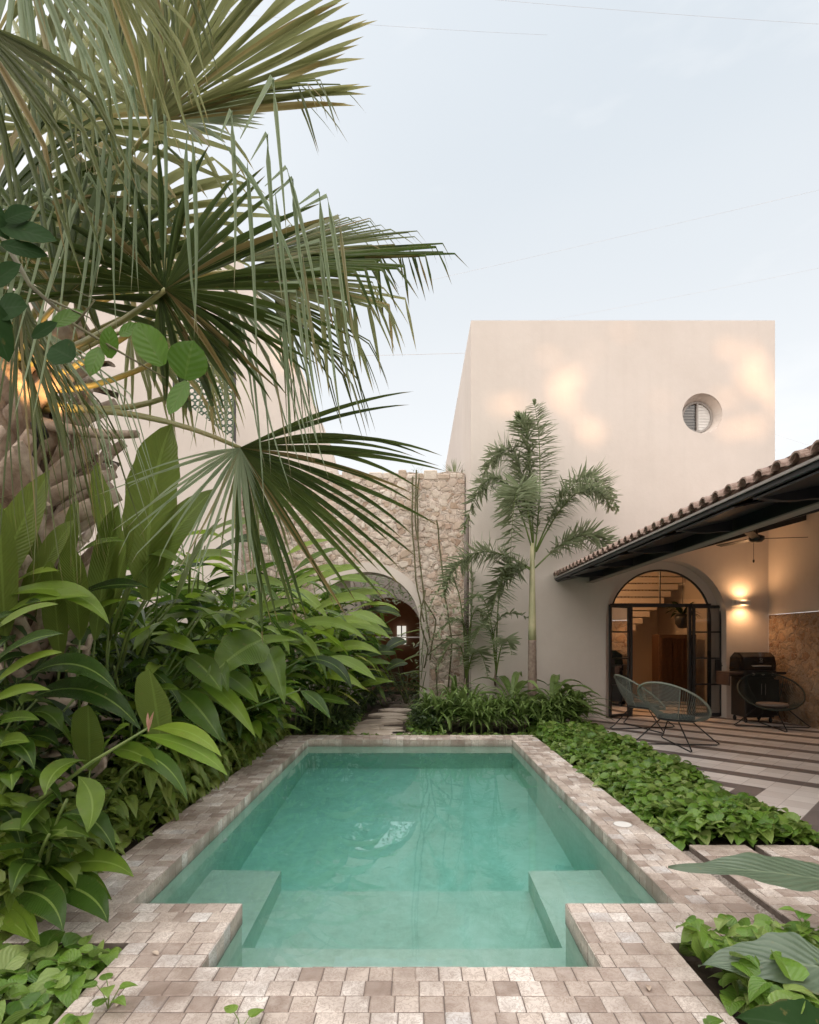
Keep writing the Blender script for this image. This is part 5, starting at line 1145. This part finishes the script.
for px,d,n,L,w_,lb in ((428,9.5,48,.30,.03,'low strappy plant at the right foot of the stone arch'),(446,9.4,52,.40,.035,'strappy plant at the left end of the planting by the house'),(470,9.5,56,.42,.035,'strappy plant in front of the small drooping palm'),
  (492,9.35,52,.40,.036,'strappy plant at the stem of the young palm'),(514,9.3,56,.38,.036,'strappy plant just left of the ringed palm trunk'),(538,9.25,56,.38,.036,'strappy plant in front of the ringed palm trunk'),
  (560,9.35,56,.42,.04,'strappy plant right of the ringed palm trunk'),(578,9.5,44,.42,.04,'rightmost strappy plant, reaching towards the terrace'),(458,10.1,48,.45,.035,'strappy plant under the drooping palm, at the wall'),(545,9.0,44,.28,.03,'small strappy plant at the corner of the pothos bed'),(480,9.05,50,.28,.03,'short strappy plant close to the far pool rim')):
    rosette(px,700,d,int(n*1.7),L*1.6,w_*1.4,lb,hgt=.40)
for px,d,L,lb in ((512,9.8,1.0,'broad-leaved plant left behind the ringed palm trunk'),(552,9.8,1.05,'broad-leaved plant right behind the ringed palm trunk'),(574,9.8,.8,'broad-leaved plant at the house wall near the terrace')):
    rosette(px,700,d,13,L,.16,lb,'broad-leaved plants around the ringed palm',hgt=.55,shape='ginger',name='broad_leaved_plant',mat='strap')

# hanging cactus-like stems on the stone wall
vn=thing('climbing_vine','thin wiry vine stems climbing the stone wall beside the arch','vine',(.05,11.5,0)); 
for pts in (((413,477),(412,520),(416,580),(424,622)),((416,470),(415,520),(420,560),(424,600),(430,640)),((425,590),(420,620),(428,650),(424,668)),((437,520),(441,560),(446,600),(452,640),(448,690)),((424,600),(436,620),(430,660)),((438,700),(436,670),(446,650),(470,646)),((428,655),(450,636),(475,632)),((419,478),(417,500),(418,540))):
    c=MB(); q=[P(x,y,11.45) for x,y in pts]; pp=[]
    for i in range(len(q)-1):
        for k in range(4): pp.append(q[i].lerp(q[i+1],k/4)+V((rnd.uniform(-.01,.01),rnd.uniform(-.02,.02),0)))
    pp.append(q[-1]); c.tube(pp,.017,5); c.build('stem',M['vine'],vn)
c=MB()
for k in range(170):
    p=P(rnd.gauss(424,7) if k<60 else rnd.gauss(450,16),rnd.uniform(600,665),rnd.uniform(11.0,11.45)); o=V((rnd.uniform(-1,1),-.5,rnd.uniform(-.8,.5))).normalized(); blade(c,p,p+o*.06,p+o*.14,.04,ac=3,nl=4)
for k in range(50):
    p=P(414+rnd.uniform(-3,6),rnd.uniform(468,510),11.4); o=V((rnd.uniform(-1,1),-.3,rnd.uniform(.2,1))).normalized(); blade(c,p,p+o*.05,p+o*.12,.012,ac=3,nl=3)
c.build('leaves',M['foxtail'],vn)
tf=thing('grass_tuft','tuft of spiky leaves on top of the stone wall by the house','plant',(.85,11.8,4.9)); c=MB()
for k in range(26):
    a=rnd.uniform(0,6.28); o=V((cos(a),sin(a)*.5,rnd.uniform(.3,1.3))).normalized(); p=V((.85,11.8,4.9)); blade(c,p,p+o*.2,p+o*.4,.02,ac=3,nl=4)
c.build('leaves',M['foxtail'],tf)

# ------------------------------------------------------------ elephant ears at the near right
def ear(label,leaves,base,mat='alocasia'):
    th=thing('elephant_ear',label,'plant',base)
    for a,m,b_,w_,up_,sp in leaves:
        c=MB(); blade(c,a,m,b_,w_,up=V(up_),nl=26,fold=.12,wav=.09,shape='arrow',ac=5); lf=c.build('leaf',M[mat],th,True)
        s=MB(); s.tube([bez(V(a),V(sp),V(base),t/8) for t in range(9)],[.010+.001*t for t in range(9)],8); s.build('stalk',M['stem'],lf,True)
    return th
a=P(846,884,2.72); b_=P(668,868,2.78); m=(a+b_)/2+V((0,0,.05))
ear('elephant ear with a long grey-green wavy leaf over the stepping slabs',[(a,m,b_,.27,(0,-.25,1),P(830,925,2.5)+V((.1,0,0)))],(2.15,2.35,-.09))
a=P(842,972,2.15); b_=P(698,966,2.25); m=(a+b_)/2+V((0,0,.06))
ear('elephant ear with a folded grey leaf over the near right pothos',[(a,m,b_,.26,(-.1,-.35,1),P(860,1010,2.1))],(1.75,1.95,-.09))
a=P(850,1050,1.85); b_=P(735,1018,1.9); ear('dark elephant ear leaf in the bottom right corner',[(a,(a+b_)/2+V((0,0,.05)),b_,.20,(0,-.6,1),P(860,1080,1.8))],(1.45,1.75,-.09),mat='citrus_dark')

# small pothos sprigs on the near paving
for i,(px,py,d,lb) in enumerate(((108,1018,2.18,'pothos sprig creeping over the near left paving edge'),(86,1052,2.1,'second pothos sprig at the bottom left paving edge'),(240,1052,2.05,'tiny leaf tip at the bottom edge of the paving'),(805,935,2.5,'upright pothos sprig near the elephant ears'),(700,1052,2.0,'pothos sprig at the bottom right of the paving'),(640,1052,2.0,'small leaf tip at the bottom of the paving'))):
    b_=P(px,py,d); b_.z=max(b_.z,.003); th=thing('pothos_sprig',lb,'plant',tuple(b_),'pothos sprigs on the paving edge'); c=MB(); s=MB()
    for k in range(5 if i not in (2,5) else 3):
        a=rnd.uniform(0,6.28); h_=rnd.uniform(.03,.13)*(1 if i in(0,3) else .5); q=b_+V((.04*cos(a),.04*sin(a),h_)); s.tube([b_,(b_+q)/2+V((.005,0,.01)),q],[.003,.002,.002],4); blade(c,q,q+V((cos(a),sin(a),.3))*.03,q+V((cos(a),sin(a),-.1))*.065,.05,ac=3,nl=6,shape='heart')
    c.build('leaves',M['pothos'],th); s.build('stems',M['stem'],th)
for px_,py_ in ((158,955),(648,985),(700,890),(122,1000),(235,700+45)):
    dlf=MB(); p=G(px_,py_,.004); a=rnd.uniform(0,6.28); blade(dlf,p,p+V((.02*cos(a),.02*sin(a),.012)),p+V((.045*cos(a),.045*sin(a),.002)),.022,ac=3,shape='round'); tag(dlf.build('fallen_leaf',M['boot']),'dry curled fallen leaf lying on the stone paving','leaf','fallen leaves on the paving')
dlf=MB(); p=G(106,977,.004); blade(dlf,p,p+V((.015,0,.008)),p+V((.035,.005,0)),.02,ac=3,shape='round'); tag(dlf.build('fallen_leaf',M['boot']),'small dry fallen leaf on the near left paving','leaf')

# ------------------------------------------------------------ branch with round leaves, upper left
cbx=thing('round_leaved_shrub','woody shrub whose branch with round leaves reaches in at upper left','shrub',(-1.95,1.75,-.09))
c=MB(); c.tube([(-1.95,1.75,-.1),(-1.9,1.7,1.1),(-1.75,1.68,2.05),P(-40,215,1.7),P(0,232,1.65)],[.035,.03,.024,.012,.009],8); c.build('trunk',M['vine'],cbx,True)
c=MB(); c.tube([P(0,232,1.65),P(30,285,1.62),P(75,325,1.6),P(120,352,1.6),P(165,378,1.6)],[.009,.006,.005,.0035,.002],6); c.tube([P(75,325,1.6),P(95,300,1.6),P(75,290,1.6)],[.004,.002,.001],5);c.tube([P(50,300,1.6),P(90,318,1.6),P(110,350,1.6)],[.004,.002,.001],5); c.build('branch',M['vine'],cbx,True)
def rl(mb,cx_,cy_,L,W,ang,d=1.6,tilt=.2,shape='round'):
    cc=P(cx_,cy_,d); ax=V((sin(R(ang)),rnd.uniform(-.3,.3),cos(R(ang)))).normalized()*(L/FX*d/2); blade(mb,cc-ax,cc+V((0,-.005,0)),cc+ax,W/FX*d,up=V((tilt,-1,.1)),nl=12,shape=shape,fold=.12,wav=.02)
c=MB()
for q in ((150,344,44,32,-28),(189,360,38,40,20),(178,398,42,18,200),(95,362,34,18,190),(110,342,30,18,10),(68,318,34,16,60),(130,330,24,14,70)): rl(c,*q)
c.build('leaves',M['citrus'],cbx,True)
c=MB()
for q in ((62,353,34,32,-60),(28,233,70,24,110),(12,308,36,30,90),(-2,330,60,30,170),(5,275,40,22,60),(25,250,44,18,100),(-8,215,50,24,150),(20,215,30,20,60),(45,330,30,14,60)): rl(c,*q,d=1.55)
c.build('dark_leaves',M['citrus_dark'],cbx,True)

# ------------------------------------------------------------ acapulco style chairs
def chair(label,loc,rz,bz,cordm,cush,hoopm,grp='round corded lounge chairs on the terrace'):
    th=thing('lounge_chair',label,'chair',(0,0,0),grp)
    hc=V((0,-.03,.60)); tilt=R(38)   # local +Y is the front
    def hoop(a,s=1.0):
        x=.49*s*cos(a); y=.46*s*sin(a); return V((x, hc.y+y*cos(tilt), hc.z-y*sin(tilt)))
    def seat(a): return V((.25*cos(a),.05+.24*sin(a),.36-.02*sin(a)))
    c=MB(); c.tube([hoop(2*pi*i/48) for i in range(48)],.0145,8,closed=True); c.build('hoop',M[hoopm],th,True)
    c=MB(); c.tube([seat(2*pi*i/32) for i in range(32)],.009,6,closed=True); c.build('seat_ring',M['black'],th,True)
    def bow(a,t):
        p=hoop(a).lerp(seat(a),t); o=V((cos(a),sin(a),0))*.03*sin(pi*t); return p+o
    c=MB()
    for i in range(96):
        a=2*pi*i/96; back=abs(((a-1.5*pi+pi)%(2*pi))-pi)<.62
        if back: continue
        c.tube([bow(a,t/5) for t in range(6)],.0034,4,cap=False)
    for j in range(27):     # strings strung across the back
        t=j/26; c.tube([bow(1.5*pi+.64*(k/8*2-1),.02+t*.96) for k in range(9)],.0040,4,cap=False)
    for s_ in(-1,1): c.tube([bow(1.5*pi+.64*s_,t/6) for t in range(7)],.007,5,cap=False)
    for j in range(22):     # seat strings
        x=-.235+j*.47/21; h_=math.sqrt(max(0,.25**2-x*x)); c.tube([(x,.05-h_*.96,.355),(x,.05,.335),(x,.05+h_*.96,.345)],.0042,4,cap=False)
    c.build('cords',M[cordm],th,True)
    c=MB(); c.lathe([(0,.355),(.20,.355),(.232,.37),(.238,.39),(.225,.408),(.19,.415),(0,.418)],(0,.05,0),28); c.build('cushion',M[cush],th,True)
    c=MB(); 
    for an in (0,1):
        q=lambda x,y,z:(Matrix.Rotation(bz-rz,3,'Z')@(V((x,y,z)) if an==0 else V((-y,x,z))))+V((0,.03,0))
        s_=.55
        pts=[q(-.20,.03,.35),q(-.50,.0,.08),q(-.58,0,.022),q(-.545,0,.010),q(0,.0,.010),q(.545,0,.010),q(.58,0,.022),q(.50,.0,.08),q(.20,.03,.35)]
        c.tube(pts,.009,7)
    c.build('base',M['black'],th,True)
    th.location=loc; th.rotation_euler=(0,0,rz); return th
chair('sage green corded lounge chair with teal cushion, nearest, seen from behind',(3.60,7.76,0),R(-58),R(-6),'cord','cushion_teal','hoop')
chair('sage green corded lounge chair with pale cushion behind, by the left door leaf',(3.74,9.25,0),R(-88),R(10),'cord','cushion_light','hoop')
chair('dark green corded lounge chair with taupe cushion in front of the grill',(6.00,9.42,0),R(165),R(-12),'cord_dark','cushion_taupe','cord_dark')

# ------------------------------------------------------------ gas grill
bq=thing('gas_grill','black gas grill with closed lid beside the stone clad wall','grill',(6.05,9.98,0))
gx0,gx1,gy0,gy1=5.80,6.36,9.84,10.32
c=MB(); pr=[(gy0+.02,.93),(gy0,1.02),(gy0+.05,1.17),(gy0+.17,1.245),(gy0+.32,1.245),(gy1-.02,1.15),(gy1,.93)]
n_=len(pr); c.add([(gx0,y,z) for y,z in pr]+[(gx1,y,z) for y,z in pr],[tuple(range(n_)),tuple(range(2*n_-1,n_-1,-1))]+[(i,(i+1)%n_,(i+1)%n_+n_,i+n_) for i in range(n_)]); lidm=simple('gloss_black_enamel',(.008,.008,.009),None,rough=.18,coat=.4); ld=c.build('lid',lidm,bq)
c=MB(); c.tube([(gx0+.12,gy0-.04,1.01),(gx1-.12,gy0-.04,1.01)],.012,8); c.tube([(gx0+.13,gy0-.04,1.01),(gx0+.13,gy0+.02,1.02)],.008,6); c.tube([(gx1-.13,gy0-.04,1.01),(gx1-.13,gy0+.02,1.02)],.008,6); c.build('handle',M['greyfix'],ld,True)
c=MB(); e_=(gx0+gx1)/2+.02; yq=gy0+.025; c.lathe([(.016,0),(.026,0)],(e_,yq-.012,1.125),14,M=Matrix.Rotation(R(70),4,'X')); c.box(e_-.028,e_+.028,yq-.018,yq-.006,1.075,1.083); c.build('emblem',M['greyfix'],ld)
c=MB(); c.bbox(gx0,gx1,gy0,gy1,.80,.928,.008); pn=c.build('control_panel',M['black'],bq)
for k in range(3):
    c=MB(); c.lathe([(0,.03),(.018,.03),(.024,0)],(gx0+.15+k*.17,gy0-.001,.865),14,M=Matrix.Rotation(pi/2,4,'X')); c.build('knob',M['greyfix'],pn,True)
c=MB(); c.bbox(gx0-.26,gx0-.005,gy0+.03,gy1-.03,.86,.90,.006); c.bbox(gx0-.26,gx0-.235,gy0+.03,gy1-.03,.66,.86,.004); c.build('side_shelf',simple('brown_side_shelf',(.06,.035,.028),(.09,.055,.045),10,.5),bq)
c=MB(); c.bbox(gx1+.005,gx1+.20,gy0+.03,gy1-.03,.86,.90,.006); c.build('side_shelf',M['black'],bq)
c=MB(); c.bbox(gx0+.02,gx1-.02,gy0+.02,gy1-.02,.10,.798,.008); cbn=c.build('cabinet',M['black'],bq)
for s_ in (0,1):
    c=MB(); x0=gx0+.03+s_*.295; c.bbox(x0,x0+.285,gy0+.003,gy0+.018,.13,.77,.004); dd_=c.build('cabinet_door',M['black'],cbn); c=MB(); xx=x0+(.255 if s_==0 else .03); c.tube([(xx,gy0-.02,.5),(xx,gy0-.02,.7)],.006,6); c.build('door_handle',M['greyfix'],dd_)
for sx in (gx0+.06,gx1-.06):
    for sy in (gy0+.07,gy1-.07): c=MB(); c.lathe([(0,-.012),(.04,-.012),(.045,0),(.04,.012),(0,.012)],(sx,sy,.047),14,M=Matrix.Rotation(pi/2,4,'Y')); c.box(sx-.014,sx+.014,sy-.014,sy+.014,.05,.11); c.build('wheel',M['rubber'],bq,True)
